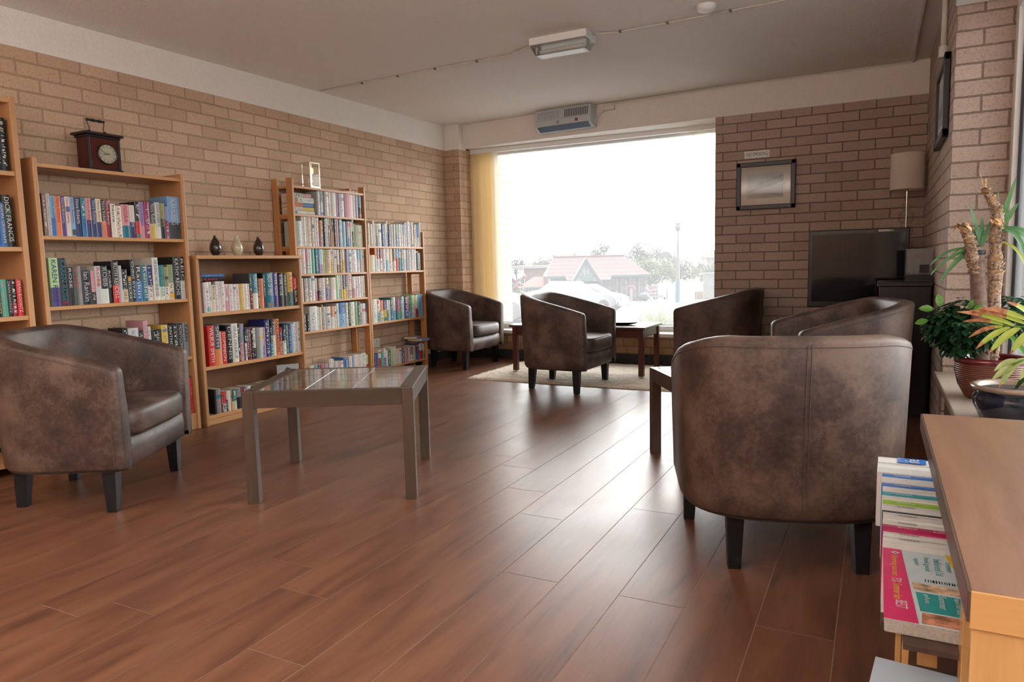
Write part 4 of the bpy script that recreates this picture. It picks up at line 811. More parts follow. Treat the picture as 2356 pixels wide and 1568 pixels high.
for k in range(14): b.box(-0.258+k*0.0165, -0.252+k*0.0165, -0.001, 0.0005, 0.070, 0.140, M=Mh)
b.build('pressed_slots', plain('shadow_grey_slots', (0.36, 0.38, 0.39), 0.6), t)
MB().box(-0.28, 0.28, -0.0012, 0.0005, 0.060, 0.0625, M=Mh).build('panel_line', plain('panel_grey', (0.30, 0.32, 0.34), 0.5), t)
MB().box(0.135, 0.160, -0.006, 0.0005, 0.020, 0.045, M=Mh).build('switch', plain('red_rocker', (0.35, 0.03, 0.06), 0.4), t)
b = MB(); b.tube([Mh @ Vector((-0.045+0.014*math.cos(a*PI/10), -0.001, 0.032+0.012*math.sin(a*PI/10))) for a in range(21)], 0.0016, 5); b.tube([Mh @ Vector((-0.053, -0.001, 0.041)), Mh @ Vector((-0.037, -0.001, 0.024))], 0.0014, 5)
b.build('warning_mark', BLACKM, t)
tag(MB().lathe([(0.052, 0.0), (0.052, -0.018), (0.046, -0.030), (0.030, -0.038), (0.012, -0.040)][::-1], seg=32).build('smoke_detector', WHITE, smooth=True, ang=50, loc=(3.10, -2.04, 2.347)), 'round white smoke detector on the ceiling at the top edge', 'detector')
WP = plain('white_cable', (0.60, 0.54, 0.48), 0.5)
b = MB(); pts = [(0.05, -1.73), (0.475, -1.742), (1.156, -1.78), (1.75, -1.79), (1.95, -1.90), (2.01, -1.93)]; b.tube([(x, y, cz(y)-0.005) for x, y in pts], 0.0042, 6)
pts = [(2.39, -1.93), (2.5, -1.87), (2.84, -1.875), (3.395, -1.90), (4.27, -1.93)]; b.tube([(x, y, cz(y)-0.005) for x, y in pts], 0.0042, 6)
o = b.build('ceiling_cable', WP, smooth=True); tag(o, 'thin painted cable clipped across the ceiling either side of the light', 'cable')
for x, y in ((0.475, -1.742), (0.82, -1.762), (1.156, -1.78), (1.5, -1.785), (2.55, -1.872), (2.84, -1.876), (3.2, -1.89)):
    MB().box(x-0.007, x+0.007, y-0.009, y+0.009, cz(y)-0.012, cz(y)).build('cable_clip', plain('grey_clip', (0.12, 0.10, 0.09), 0.6), o)
t = thing('trunking', 'white cable trunking running from the heater along the wall top', 'trunking', (0, 0, 0))
b2 = MB(); b2.tube([(1.82, 0.062, 2.362), (2.73, -0.016, 2.362), (4.14, -0.016, 2.362)], 0.008, 4)
b2.build('conduit', CREAMP, t, bevel=0.002)
MB().box(1.75, 1.85, 0.045, 0.075, 2.31, 2.35).build('junction_box', CREAMP, t, bevel=0.003)
MB().tube([(1.668, 0.03, 2.20), (1.68, 0.05, 2.25), (1.71, 0.065, 2.29), (1.76, 0.065, 2.325)], 0.004, 6).build('flex', CREAMP, t, smooth=True)
b2 = MB(); b2.add([(4.150, -0.008, cz(0)-0.015), (4.166, -0.008, cz(0)-0.015), (4.166, -4.5, cz(-4.5)-0.015), (4.150, -4.5, cz(-4.5)-0.015), (4.150, -0.008, cz(0)-0.001), (4.166, -0.008, cz(0)-0.001), (4.166, -4.5, cz(-4.5)-0.001), (4.150, -4.5, cz(-4.5)-0.001)], [(0,3,2,1),(4,5,6,7),(0,1,5,4),(1,2,6,5),(2,3,7,6),(3,0,4,7)])
tag(b2.build('trunking', CREAMP), 'straight trunking on the ceiling beside the right-hand wall', 'trunking')
t = thing('pipe', 'white conduit pipe coming down the brick wall at upper right', 'pipe', (4.252, -1.60, 0))
MB().tube([(0, 0, 2.062), (0, 0, 2.35)], 0.014, 12).build('tube', CREAMP, t, smooth=True)
MB().lathe([(0.022, 2.0), (0.022, 2.055), (0.017, 2.062)], seg=20).build('end_fitting', WHITE, t, smooth=True, ang=50)
t = thing('power_socket', 'white wall socket behind the open shelving beside the corner', 'socket', (0.001, -1.11, 0.285))
MB().box(0, 0.008, -0.042, 0.042, -0.035, 0.045).build('plate', WHITE, t, bevel=0.002)
b = MB(); b.box(0.008, 0.0085, -0.004, 0.004, 0.015, 0.025); b.box(0.008, 0.0085, -0.018, -0.008, -0.008, -0.002); b.box(0.008, 0.0085, 0.008, 0.018, -0.008, -0.002); b.build('pin_holes', BLACKM, t)

# pictures and sign
FR = plain('dark_blue_black_frame', (0.030, 0.033, 0.045), 0.35); MAT_ = plain('cream_mount', (0.55, 0.50, 0.40), 0.7, noise=0.03)
def sketch_mat():
    m, nt, b, o = newmat('grey_landscape_print'); tc = N(nt, 'ShaderNodeTexCoord'); sp = N(nt, 'ShaderNodeSeparateXYZ'); L(nt, tc.outputs['Generated'], sp.inputs[0])
    n = N(nt, 'ShaderNodeTexNoise'); n.inputs['Scale'].default_value = 5; n.inputs['Detail'].default_value = 6; L(nt, tc.outputs['Generated'], n.inputs['Vector'])
    # hill line rising to the right, dark bank under it, pale sands below
    h = N(nt, 'ShaderNodeMath', operation='MULTIPLY_ADD'); h.inputs[1].default_value = -0.42; L(nt, sp.outputs['X'], h.inputs[0]); L(nt, sp.outputs['Z'], h.inputs[2])
    a = N(nt, 'ShaderNodeMath', operation='MULTIPLY_ADD'); a.inputs[1].default_value = 0.30; L(nt, n.outputs['Fac'], a.inputs[0]); L(nt, h.outputs[0], a.inputs[2])
    r = ramp(nt, a.outputs[0], [(0.0, (0.20, 0.20, 0.20)), (0.22, (0.30, 0.30, 0.30)), (0.34, (0.34, 0.34, 0.33)), (0.42, (0.10, 0.105, 0.11)), (0.52, (0.22, 0.22, 0.22)), (0.60, (0.13, 0.14, 0.145)), (0.66, (0.33, 0.35, 0.36)), (0.95, (0.40, 0.42, 0.42))])
    L(nt, r.outputs[0], b.inputs['Base Color']); b.inputs['Roughness'].default_value = 0.6; return m
SK = sketch_mat()
t = thing('framed_picture', 'dark framed grey landscape print on the brick wall under the no smoking sign', 'picture', (3.146, -0.002, 1.547))
w_, h_ = 0.227, 0.189; b = MB()
for q in ((-w_, w_, h_-0.036, h_), (-w_, w_, -h_, -h_+0.036), (-w_, -w_+0.036, -h_, h_), (w_-0.036, w_, -h_, h_)): b.box(q[0], q[1], -0.026, 0, q[2], q[3])
b.build('frame', FR, t, bevel=0.005); MB().box(-w_+0.03, w_-0.03, -0.012, -0.008, -h_+0.03, h_-0.03).build('mount', MAT_, t)
MB().box(-0.143, 0.135, -0.0135, -0.012, -0.100, 0.096).build('print', SK, t); MB().box(-w_+0.034, w_-0.034, -0.0175, -0.0165, -h_+0.034, h_-0.034).build('pane', glass('picture_glass', (0.97, 0.97, 0.97), k=1.35), t)
t = thing('wall_sign', 'small white no smoking sign on the brick wall above the framed picture', 'sign', (3.075, -0.002, 1.80))
MB().box(-0.098, 0.098, -0.004, 0, -0.030, 0.030).build('plate', plain('sign_white', (0.72, 0.73, 0.71), 0.4), t, bevel=0.001)
letter('NO SMOKING', t, (0, -0.0042, -0.012), (1, 0, 0), (0, 0, 1), 0.160, 0.027, plain('sign_print', (0.05, 0.07, 0.07), 0.5), align='c')
b = MB(); b.box(-0.092, -0.086, -0.0046, -0.004, -0.001, 0.002); b.box(0.086, 0.092, -0.0046, -0.004, -0.001, 0.002); b.build('sign_dashes', MATS['sign_print'], t)
t = thing('framed_picture', 'tall dark framed picture seen edge-on on the right brick wall', 'picture', (4.268, -1.60, 1.755))
b = MB(); hy, hz = 0.30, 0.205
for q in ((-hy, hy, hz-0.04, hz), (-hy, hy, -hz, -hz+0.04), (-hy, -hy+0.04, -hz, hz), (hy-0.04, hy, -hz, hz)): b.box(-0.028, 0, q[0], q[1], q[2], q[3])
b.build('frame', FR, t, bevel=0.004); MB().box(-0.012, -0.008, -hy+0.03, hy-0.03, -hz+0.03, hz-0.03).build('mount', MAT_, t)
MB().box(-0.0135, -0.012, -0.19, 0.19, -0.10, 0.10).build('print', SK, t)

# ------------------------------------------------------------------ window blinds
def slatmat(name, col, tr):
    m, nt, b, o = newmat(name); b.inputs['Base Color'].default_value = (*col, 1); b.inputs['Roughness'].default_value = 0.8
    tl = N(nt, 'ShaderNodeBsdfTranslucent'); tl.inputs[0].default_value = (*col, 1); mx = N(nt, 'ShaderNodeMixShader'); mx.inputs[0].default_value = tr
    no = N(nt, 'ShaderNodeTexNoise'); no.inputs['Scale'].default_value = 300; tc = N(nt, 'ShaderNodeTexCoord'); L(nt, tc.outputs['Object'], no.inputs['Vector']); bump(nt, b, no.outputs['Fac'], 0.1, 0.001)
    L(nt, b.outputs[0], mx.inputs[1]); L(nt, tl.outputs[0], mx.inputs[2]); L(nt, mx.outputs[0], o.inputs[0]); MATS[name] = m; return m
SL = slatmat('cream_blind_fabric', (0.93, 0.82, 0.58), 0.6); SLW = slatmat('pale_blind_fabric', (0.80, 0.78, 0.70), 0.5)
t = thing('vertical_blind', 'cream vertical blind drawn back into a stack at the left of the window', 'blind', (0, 0.36, 0), 0, 'vertical blinds')
rs = random.Random(2)
for k in range(14):
    x = 0.205 + 0.0175*k; a = math.radians(62 + rs.uniform(-7, 7)); dx, dy = 0.040*math.cos(a), 0.040*math.sin(a)
    MB().add([(x-dx, -dy, 0.33), (x, 0.004, 0.33), (x+dx, dy, 0.33), (x-dx, -dy, 2.10), (x, 0.004, 2.10), (x+dx, dy, 2.10)], [(0, 1, 4, 3), (1, 2, 5, 4)]).build('slat', SL, t, smooth=True)
MB().add([(0.435, -0.02, 0.33), (0.475, 0.03, 0.33), (0.435, -0.02, 2.10), (0.475, 0.03, 2.10)], [(0, 1, 3, 2)]).build('slat', SLW, t)
t = thing('vertical_blind', 'thin edge-on slats of the blind stacked at the right of the window', 'blind', (0, 0.36, 0), 0, 'vertical blinds')
for k, x in enumerate((2.462, 2.480, 2.497, 2.515, 2.530, 2.546, 2.562, 2.577, 2.59, 2.604, 2.62, 2.64)):
    vd = Vector((x-3.976, 0.36+6.14)).normalized(); a = math.atan2(vd.y, vd.x) + math.radians(rs.uniform(-2.5, 2.5) + (1.5 if k % 3 == 0 else 0)); dx, dy = 0.042*math.cos(a), 0.042*math.sin(a)
    MB().add([(x-dx, -dy, 0.33), (x+dx, dy, 0.33), (x-dx, -dy, 2.10), (x+dx, dy, 2.10)], [(0, 1, 3, 2)]).build('slat', SLW if k % 3 else SL, t)
hr = struct(MB().box(0.176, 2.74, 0.335, 0.385, 2.10, 2.146).build('trim_9', UPVC, bevel=0.004))

# ------------------------------------------------------------------ television corner
DK = plain('black_ash_veneer', (0.016, 0.014, 0.015), 0.28, noise=0.2)
t = thing('television_stand', 'low black television stand in the corner mostly hidden by armchairs', 'stand', (3.50, -0.86, 0))
b = MB(); b.box(0, 0.72, 0, 0.55, 0.50, 0.53); b.box(0, 0.72, 0, 0.55, 0.04, 0.06); b.build('shelf', DK, t, bevel=0.003)
MB().box(0.0, 0.02, 0.01, 0.54, 0.0, 0.50).build('side_panel', DK, t); MB().box(0.70, 0.72, 0.01, 0.54, 0.0, 0.50).build('side_panel', DK, t)
MB().box(0.02, 0.70, 0.50, 0.52, 0.06, 0.50).build('back_panel', DK, t)
t = thing('television', 'black flat television on the stand in front of the brick corner', 'television', (3.845, -0.63, 0.5305), 0.02)
SCR = plain('dark_screen', (0.012, 0.013, 0.015), 0.06, noise=0.02)
MB().box(-0.315, 0.315, -0.02, 0.04, 0.075, 0.615).build('housing', BLACK, t, bevel=0.006)
MB().box(-0.29, 0.288, -0.0215, -0.0195, 0.115, 0.585).build('screen', SCR, t)
b = MB(); b.box(-0.04, 0.04, 0.0, 0.02, 0.02, 0.08); b.lathe([(0.15, 0.0), (0.15, 0.012), (0.05, 0.02)], 0, 0, 30); b.build('foot', BLACK, t, smooth=True, ang=40)
b = MB(); b.box(-0.0, 0.075, -0.0215, -0.0205, 0.592, 0.606); b.build('feature_sticker', plain('pale_sticker', (0.55, 0.52, 0.55), 0.4, noise=0.3, scale=200), t, loc=(0.125, 0, 0))
MB().box(0.202, 0.216, -0.0216, -0.0205, 0.592, 0.606).build('green_sticker', plain('green_sticker', (0.15, 0.5, 0.08), 0.4), t)
t = thing('table_lamp', 'table lamp with cream drum shade and glass-ball stem behind the television', 'lamp', (4.145, -0.24, 0.5305))
SHD = slatmat('cream_linen_shade', (0.80, 0.73, 0.63), 0.2)
MB().lathe([(0.112, 0.895), (0.112, 1.150)], seg=40, cap=False).build('lamp_shade', SHD, t, smooth=True)
b = MB(); b.tube([(0.1115*math.cos(a*PI/20), 0.1115*math.sin(a*PI/20), 1.149) for a in range(41)], 0.002, 6); b.tube([(0.1115*math.cos(a*PI/20), 0.1115*math.sin(a*PI/20), 0.896) for a in range(41)], 0.002, 6); b.build('shade_rim', MATS['cream_mount'], t)
b = MB(); b.tube([(0, 0, 0.02), (0, 0, 0.93)], 0.006, 10); b.build('stem', CHROME, t, smooth=True, ang=50)
CRY = glass('crystal_glass', (0.95, 0.96, 0.96), 0.05, k=1.06); haze_veil(CRY, 0.10)  # pale veil added to the balls to lighten their dark rims
for z, r_ in ((0.10, 0.05), (0.20, 0.055), (0.30, 0.05), (0.40, 0.055), (0.50, 0.045), (0.60, 0.046), (0.700, 0.050), (0.775, 0.030), (0.83, 0.018)): MB().lathe([(0.006, z-r_), (r_*0.6, z-r_*0.8), (r_*0.95, z-r_*0.35), (r_, z), (r_*0.95, z+r_*0.35), (r_*0.6, z+r_*0.8), (0.006, z+r_)], seg=24, cap=False).build('glass_ball', CRY, t, smooth=True)
MB().lathe([(0.075, 0), (0.075, 0.012), (0.02, 0.02)], seg=30).build('base', CHROME, t, smooth=True, ang=40)
t = thing('cabinet', 'tall narrow black cabinet with discs on top beside the window sill', 'cabinet', (3.985, -1.35, 0))
MB().box(0, 0.272, 0, 0.42, 0.0, 0.775).build('body', DK, t, bevel=0.003)
MB().box(-0.01, 0.278, -0.01, 0.43, 0.775, 0.80).build('top', DK, t, bevel=0.004)
MB().box(0.008, 0.264, -0.006, 0.0, 0.03, 0.765).build('door', DK, t, bevel=0.002)
t = thing('leaflet_holder', 'clear and grey plastic leaflet holder standing on the tall black cabinet', 'holder', (4.12, -1.29, 0.801))
b = MB(); b.box(0, 0.145, 0.03, 0.034, 0.0, 0.195); b.build('back_plate', plain('grey_smoked_plastic', (0.20, 0.20, 0.205), 0.25), t, bevel=0.002)
b = MB(); b.box(0, 0.145, 0, 0.003, 0.0, 0.055); b.box(0, 0.003, 0, 0.032, 0, 0.19); b.box(0.142, 0.145, 0, 0.032, 0, 0.1); b.build('clear_front', CGLASS, t)
MB().box(0.075, 0.125, 0.0285, 0.0298, 0.05, 0.10).build('dark_label', BLACKM, t)
for k, (dx, z) in enumerate(((0, 0), (0.004, 0.0145), (-0.004, 0.029))):
    o = MB().box(0, 0.135, -0.125, 0, 0, 0.0135).build('disc_case', BLACK, bevel=0.001, loc=(4.122+dx, -1.295+0.0, 0.8013+z)); tag(o, 'black plastic disc case, %s one of three stacked on the black cabinet' % ('bottom middle top'.split()[k]), 'disc case', 'disc cases on the black cabinet')
for o in [o for o in bpy.data.objects if o.name.startswith('disc_case')]: o.scale = (1, 0.42, 1)

# ------------------------------------------------------------------ pale-topped magazine unit at lower right
OAK = wood('varnished_oak', (0.58, 0.33, 0.13), (0.46, 0.24, 0.085), 'Z', 0.3, 22, 0.08, coat=0.2); OAKX = wood('oak_edge', (0.56, 0.30, 0.115), (0.47, 0.24, 0.085), 'X', 0.3, 22, 0.08, coat=0.2)
OTOP = wood('worn_oak_top', (0.25, 0.135, 0.085), (0.175, 0.088, 0.053), 'Y', 0.33, 26, 0.10)
DRK = wood('dark_stained_edge', (0.10, 0.06, 0.045), (0.06, 0.036, 0.028), 'Y', 0.3, 20, 0.1)
t = thing('magazine_unit', 'low oak unit with a broad worn top at the lower right corner', 'unit', (4.085, -5.155, 0))
X1, Y1 = 0.40, 1.105
MB().box(0.004, X1, 0.004, Y1, 0.532, 0.548).build('top', OTOP, t, bevel=0.0015)
MB().box(0.0, 0.004, 0.0, Y1, 0.508, 0.5475).build('top_edge', DRK, t, bevel=0.001)
MB().box(0.0035, X1, 0.0, 0.004, 0.500, 0.5475).build('front_edge', OAKX, t, bevel=0.0008)
MB().box(0.006, X1, 0.006, 0.022, 0.0, 0.531).build('end_panel', OAK, t, bevel=0.001)
MB().box(0.215, X1, Y1-0.02, Y1-0.004, 0.0, 0.531).build('end_panel', OAK, t, bevel=0.001)
MB().box(0.012, 0.030, 0.145, 0.185, 0.0, 0.531).build('post', OAK, t, bevel=0.001)
MB().box(X1-0.016, X1, 0.022, Y1-0.02, 0.03, 0.531).build('back_panel', OAK, t)
MB().box(-0.085, X1-0.016, 0.50, Y1+0.11, 0.234, 0.25).build('shelf', DRK, t, bevel=0.001)
MB().box(-0.06, 0.30, 0.165, 0.50, 0.372, 0.382).build('small_shelf', DRK, t, bevel=0.001)
for q in ((-0.058, -0.048, 0.24, 0.255, 0.372), (-0.036, -0.008, 0.25, 0.262, 0.372), (-0.058, -0.048, 1.18, 1.20, 0.234), (-0.058, -0.048, 0.52, 0.54, 0.234)): MB().box(q[0], q[1], q[2], q[3], 0.0, q[4]).build('rail', OAK, t, bevel=0.001)
WM = plain('white_paper_cover', (0.62, 0.62, 0.60), 0.3, noise=0.03); PG2 = plain('magazine_pages', (0.36, 0.33, 0.29), 0.8, noise=0.15, scale=200)
cm = lambda n, c: plain(n, c, 0.25, noise=0.05)
specs = [('w', 'white', 'BT LIFE'), ('w', 'white', ''), ('w', 'white', ''), ('b', 'mid blue', 'THE PHONE BOOK'), ('w', 'white', ''), ('b', 'bright blue', 'THE PHONE BOOK'), ('w', 'white', ''), ('t', 'turquoise', 'THE PHONE BOOK'), ('w', 'white', ''),
         ('g', 'lime green', 'THE PHONE BOOK'), ('w', 'white', 'THE PHONE BOOK'), ('k', 'dark grey', ''), ('w', 'white', 'THE PHONE BOOK'), ('w', 'white', 'THE PHONE BOOK'), ('m', 'magenta', 'THE PHONE BOOK'), ('w', 'white', 'THE PHONE BOOK'), ('w', 'white', 'THE PHONE BOOK')]
colm = dict(w=WM, b=cm('directory_blue', (0.03, 0.16, 0.50)), t=cm('directory_turquoise', (0.03, 0.32, 0.42)), g=cm('directory_lime', (0.30, 0.52, 0.05)), k=cm('directory_dark', (0.05, 0.055, 0.06)), m=cm('directory_magenta', (0.42, 0.02, 0.11)))
y = -3.945; ths = [0.058, 0.050, 0.052, 0.040, 0.044, 0.040, 0.034, 0.040, 0.024, 0.042, 0.036, 0.022, 0.044, 0.036, 0.036, 0.030, 0.042]
whites = iter(('with the blue masthead farthest from the camera', 'thick one just behind the patterned white one', 'patterned one before the blue directory', 'between the two blue ones', 'between the bright blue and turquoise ones', 'thin one between turquoise and lime green', 'just in front of the lime green one', 'just in front of the dark grey one', 'just behind the magenta one', 'just in front of the magenta one', 'nearest upright one behind the flat magazine'))
for k, ((c, cn, tx), th) in enumerate(zip(specs, ths)):
    y -= th; x0 = 3.985 + (0.006 if k in (0, 1, 2) else 0.016) - 0.001*(k % 3); h = 0.148 - 0.003*(k % 2)
    o = MB().box(0, 0.29, 0.0005, 0.0035, 0, h-0.002).box(0, 0.29, th-0.004, th-0.001, 0, h-0.002).add([(0, 0.0005, h-0.003), (0.29, 0.0005, h-0.003), (0.29, th/2, h), (0, th/2, h), (0, th-0.001, h-0.003), (0.29, th-0.001, h-0.003)], [(0, 1, 2, 3), (3, 2, 5, 4)]).build('telephone_directory', colm[c], loc=(x0, y, 0.2505))
    MB().box(0.003, 0.287, 0.0036, th-0.0042, 0.002, h-0.006).build('page_block', PG2, o)
    lab = '%s paperback directory in the magazine unit, %s' % (cn, next(whites)) if c == 'w' else '%s paperback directory standing spine-up in the magazine unit' % cn
    tag(o, lab, 'directory', 'directories in the magazine unit')
    tm = WM if c != 'w' else BLACKM
    if tx == 'BT LIFE':
        MB().box(0.048, 0.115, 0.004, th-0.004, h+0.0002, h+0.0008).build('masthead_panel', colm['b'], o)
        letter('ife', o, (0.056, th*0.2, h+0.0012), (0, 1, 0), (-1, 0, 0), th*0.0+0.030, 0.040, WM); o.children[-1]
        TEXTQ[-1] = ('ife', o, Vector((0.100, 0.010, h+0.0012)), Vector((0, 1, 0)), Vector((-1, 0, 0)), 0.036, 0.036, WM, 0.0002, 'lettering', 'l')
    elif tx:
        letter(tx, o, (0.028, th*0.38, h+0.0002), (1, 0, 0), (0, 1, 0), 0.036, min(0.010, th*0.3), tm)
        if c == 'm': letter('BLACKBURN', o, (0.092, th*0.36, h+0.0002), (1, 0, 0), (0, 1, 0), 0.030, 0.007, tm)
# the magazine lying flat in front, its top edge under the unit's top
t = thing('magazine', 'magazine with a magenta strip lying flat at the near end of the unit', 'magazine', (4.0, -4.965, 0.3825))
MB().box(0.0, 0.210, 0.0, 0.295, 0, 0.022).build('page_block', PG2, t, bevel=0.002)
MB().box(-0.001, 0.211, -0.001, 0.296, 0.022, 0.0228).build('cover', plain('magazine_pale_cover', (0.52, 0.62, 0.66), 0.25, noise=0.06, scale=12), t)
z = 0.0229
def patch(name, poly, mat): MB().prism(poly, z, z+0.0003).build(name, mat, t)
patch('magenta_strip', [(-0.001, -0.001), (0.046, -0.001), (0.030, 0.296), (-0.001, 0.296)], plain('hot_magenta', (0.62, 0.03, 0.14), 0.25))
patch('yellow_flash', [(0.100, 0.296), (0.100, 0.30), (0.135, 0.296), (0.135, 0.18), (0.118, 0.18)], plain('bright_yellow', (0.75, 0.50, 0.04), 0.3))
patch('teal_panel', [(0.050, 0.045), (0.145, 0.045), (0.145, 0.115), (0.046, 0.115)], plain('teal_print', (0.03, 0.30, 0.30), 0.3))
fd = plain('food_photo', (0.45, 0.20, 0.12), 0.3, noise=0.7, scale=55)
patch('food_picture', [(0.050, 0.002), (0.145, 0.002), (0.145, 0.040), (0.052, 0.040)], fd); patch('food_picture', [(0.044, 0.122), (0.145, 0.122), (0.145, 0.152), (0.042, 0.152)], plain('salad_photo', (0.55, 0.38, 0.25), 0.3, noise=0.6, scale=60))
dn = Vector((0, -1, 0)); rt = Vector((1, 0, 0))
YT = MATS['bright_yellow']; TT = MATS['teal_print']
for tx, x, y_, wd, ht, mt in (('Slimming success', 0.010, 0.262, 0.095, 0.014, YT), ('75%', 0.012, 0.160, 0.020, 0.015, WM), ('Summer fun', 0.014, 0.135, 0.060, 0.013, YT), ('BEST', 0.016, 0.070, 0.028, 0.017, WM),
                          ('I never', 0.098, 0.262, 0.045, 0.010, TT), ('believed I\'d', 0.080, 0.272, 0.075, 0.013, TT), ('look good', 0.062, 0.272, 0.062, 0.012, TT), ('again', 0.047, 0.262, 0.030, 0.010, TT), ('MASSIVE', 0.122, 0.285, 0.085, 0.014, MATS['hot_magenta']),
                          ('plus', 0.056, 0.108, 0.032, 0.010, WM), ('Summer', 0.078, 0.112, 0.050, 0.011, WM), ('tips for the', 0.098, 0.112, 0.058, 0.010, WM), ('perfect', 0.118, 0.112, 0.050, 0.010, WM)):
    letter(tx, t, (x, y_, z+0.0004), dn, rt, wd, ht, mt)
b = MB(); b.box(0.014, 0.026, 0.276, 0.280, z+0.0003, z+0.0006); b.box(0.018, 0.022, 0.272, 0.284, z+0.0003, z+0.0006); b.build('plus_mark', WM, t)
b = MB(); rq = random.Random(8); x = 0.062
while x < 0.142: q = rq.uniform(0.0012, 0.003); b.box(x, x+q, 0.162, 0.172, z+0.0003, z+0.0006); x += q + rq.uniform(0.0012, 0.003)
b.build('barcode', BLACKM, t)
MB().box(-0.045, 0.20, 0.024, 0.225, 0.310, 0.322).build('ledge', DRK, bpy.data.objects['magazine_unit'], bevel=0.001)
o = MB().box(0, 0.21, -0.148, 0, 0, 0.0012).build('leaflet', plain('pale_blue_paper', (0.42, 0.50, 0.58), 0.5, noise=0.02), loc=(3.990, -4.935, 0.3223)); o.rotation_euler = (0.0, 0.0, -0.10)
tag(o, 'pale blue-grey leaflet at the bottom edge in front of the magazine unit', 'leaflet')

# ------------------------------------------------------------------ plants on the right-hand sill
LEAFD = None
def leaf_mat(name, c1, c2, rough=0.3, sc_=18, tip=None):
    m, nt, b, o = newmat(name); tc = N(nt, 'ShaderNodeTexCoord'); n = N(nt, 'ShaderNodeTexNoise'); n.inputs['Scale'].default_value = sc_; n.inputs['Detail'].default_value = 3; L(nt, tc.outputs['Object'], n.inputs['Vector'])
    r = ramp(nt, n.outputs['Fac'], [(0.35, c1), (0.65, c2)]); L(nt, r.outputs[0], b.inputs['Base Color']); b.inputs['Roughness'].default_value = rough
    tl = N(nt, 'ShaderNodeBsdfTranslucent'); L(nt, r.outputs[0], tl.inputs[0]); mx = N(nt, 'ShaderNodeMixShader'); mx.inputs[0].default_value = 0.25
    L(nt, b.outputs[0], mx.inputs[1]); L(nt, tl.outputs[0], mx.inputs[2]); L(nt, mx.outputs[0], o.inputs[0]); MATS[name] = m; return m
GD = leaf_mat('dark_glossy_leaf', (0.012, 0.045, 0.022), (0.03, 0.085, 0.035), 0.18); GY = leaf_mat('yucca_leaf', (0.06, 0.17, 0.07), (0.12, 0.26, 0.10), 0.35); GN = leaf_mat('new_green_leaf', (0.08, 0.22, 0.03), (0.13, 0.30, 0.05), 0.3)
GP = leaf_mat('yellow_green_palm_leaf', (0.30, 0.38, 0.05), (0.46, 0.50, 0.09), 0.35); BT_ = leaf_mat('burnt_leaf_tip', (0.25, 0.07, 0.02), (0.50, 0.22, 0.10), 0.6, 60); GS = leaf_mat('grey_green_leaf', (0.09, 0.17, 0.08), (0.20, 0.30, 0.15), 0.35)
BARK = plain('flaky_yucca_bark', (0.30, 0.20, 0.14), 0.9, noise=0.75, scale=110, bmp=1.0); BARK2 = plain('smooth_cut_trunk', (0.17, 0.105, 0.08), 0.8, noise=0.35, scale=60, bmp=0.6); HUSK = plain('dry_husk', (0.55, 0.33, 0.15), 0.8, noise=0.4, scale=70)
def ribbed(name, c):
    m, nt, b, o = newmat(name); tc = N(nt, 'ShaderNodeTexCoord'); wv = N(nt, 'ShaderNodeTexWave'); wv.bands_direction = 'Z'; wv.inputs['Scale'].default_value = 38; wv.inputs['Distortion'].default_value = 1.0
    L(nt, tc.outputs['Object'], wv.inputs['Vector']); r = ramp(nt, wv.outputs['Fac'], [(0.2, tuple(q*0.7 for q in c)), (0.8, c)]); L(nt, r.outputs[0], b.inputs['Base Color']); b.inputs['Roughness'].default_value = 0.4; bump(nt, b, wv.outputs['Fac'], 0.7, 0.004); return m
PX, PY = 4.385, -2.80
t = thing('potted_yucca', 'tall yucca in a ribbed red-brown pot on the right-hand window sill', 'plant', (PX, PY, 0.3855), 0, 'plants on the window sill')
p_ = MB().lathe([(0.078, 0), (0.088, 0.008), (0.112, 0.055), (0.124, 0.105), (0.123, 0.140)], seg=44).build('pot', ribbed('ribbed_red_brown_glaze', (0.20, 0.065, 0.04)), t, smooth=True, ang=60)
MB().lathe([(0.123, 0.140), (0.127, 0.146), (0.127, 0.160), (0.120, 0.166), (0.113, 0.158), (0.108, 0.140)], seg=44, cap=False).build('rim', plain('dark_red_glaze', (0.13, 0.012, 0.018), 0.12, coat=0.6), p_, smooth=True)
MB().lathe([(0.112, 0.138), (0.001, 0.148)], seg=30, cap=False).build('soil', SOIL, p_)
def rel(p): return (p[0]-PX, p[1]-PY, p[2]-0.3855)
def trunk(name, pts, rr, mat, flakes=0, par=None):
    pts = [Vector(rel(p)) for p in pts]; out = []; rad = []; n = len(pts)
    for i in range(n-1):
        for k in range(7): f = k/7; out.append(pts[i].lerp(pts[i+1], f)); rad.append((rr[i]*(1-f)+rr[i+1]*f)*(1+random.uniform(-.12, .12) if flakes else 1))
    out.append(pts[-1]); rad.append(rr[-1]); b = MB().tube(out, rad, 14)
    for k in range(flakes):
        i = random.randrange(len(out)-1); a = random.uniform(0, 2*PI); r_ = rad[i]*1.02; c = out[i] + Vector((math.cos(a)*r_, math.sin(a)*r_, 0)); s_ = random.uniform(0.004, 0.010)
        tx = Vector((-math.sin(a), math.cos(a), 0))*s_*1.5; b.add([c-tx, c+tx, c+tx*0.6+Vector((math.cos(a)*0.006, math.sin(a)*0.006, s_)), c-tx*0.6+Vector((math.cos(a)*0.006, math.sin(a)*0.006, s_))], [(0, 1, 2, 3)], 1 if random.random() < 0.35 else 0)
    return b.build(name, [mat, HUSK], par or t, smooth=not flakes)
trunk('trunk', [(4.352, -2.80, 0.52), (4.346, -2.8, 0.64), (4.336, -2.8, 0.757), (4.327, -2.8, 0.861), (4.322, -2.8, 0.955)], [0.034, 0.032, 0.029, 0.027, 0.026], BARK2)
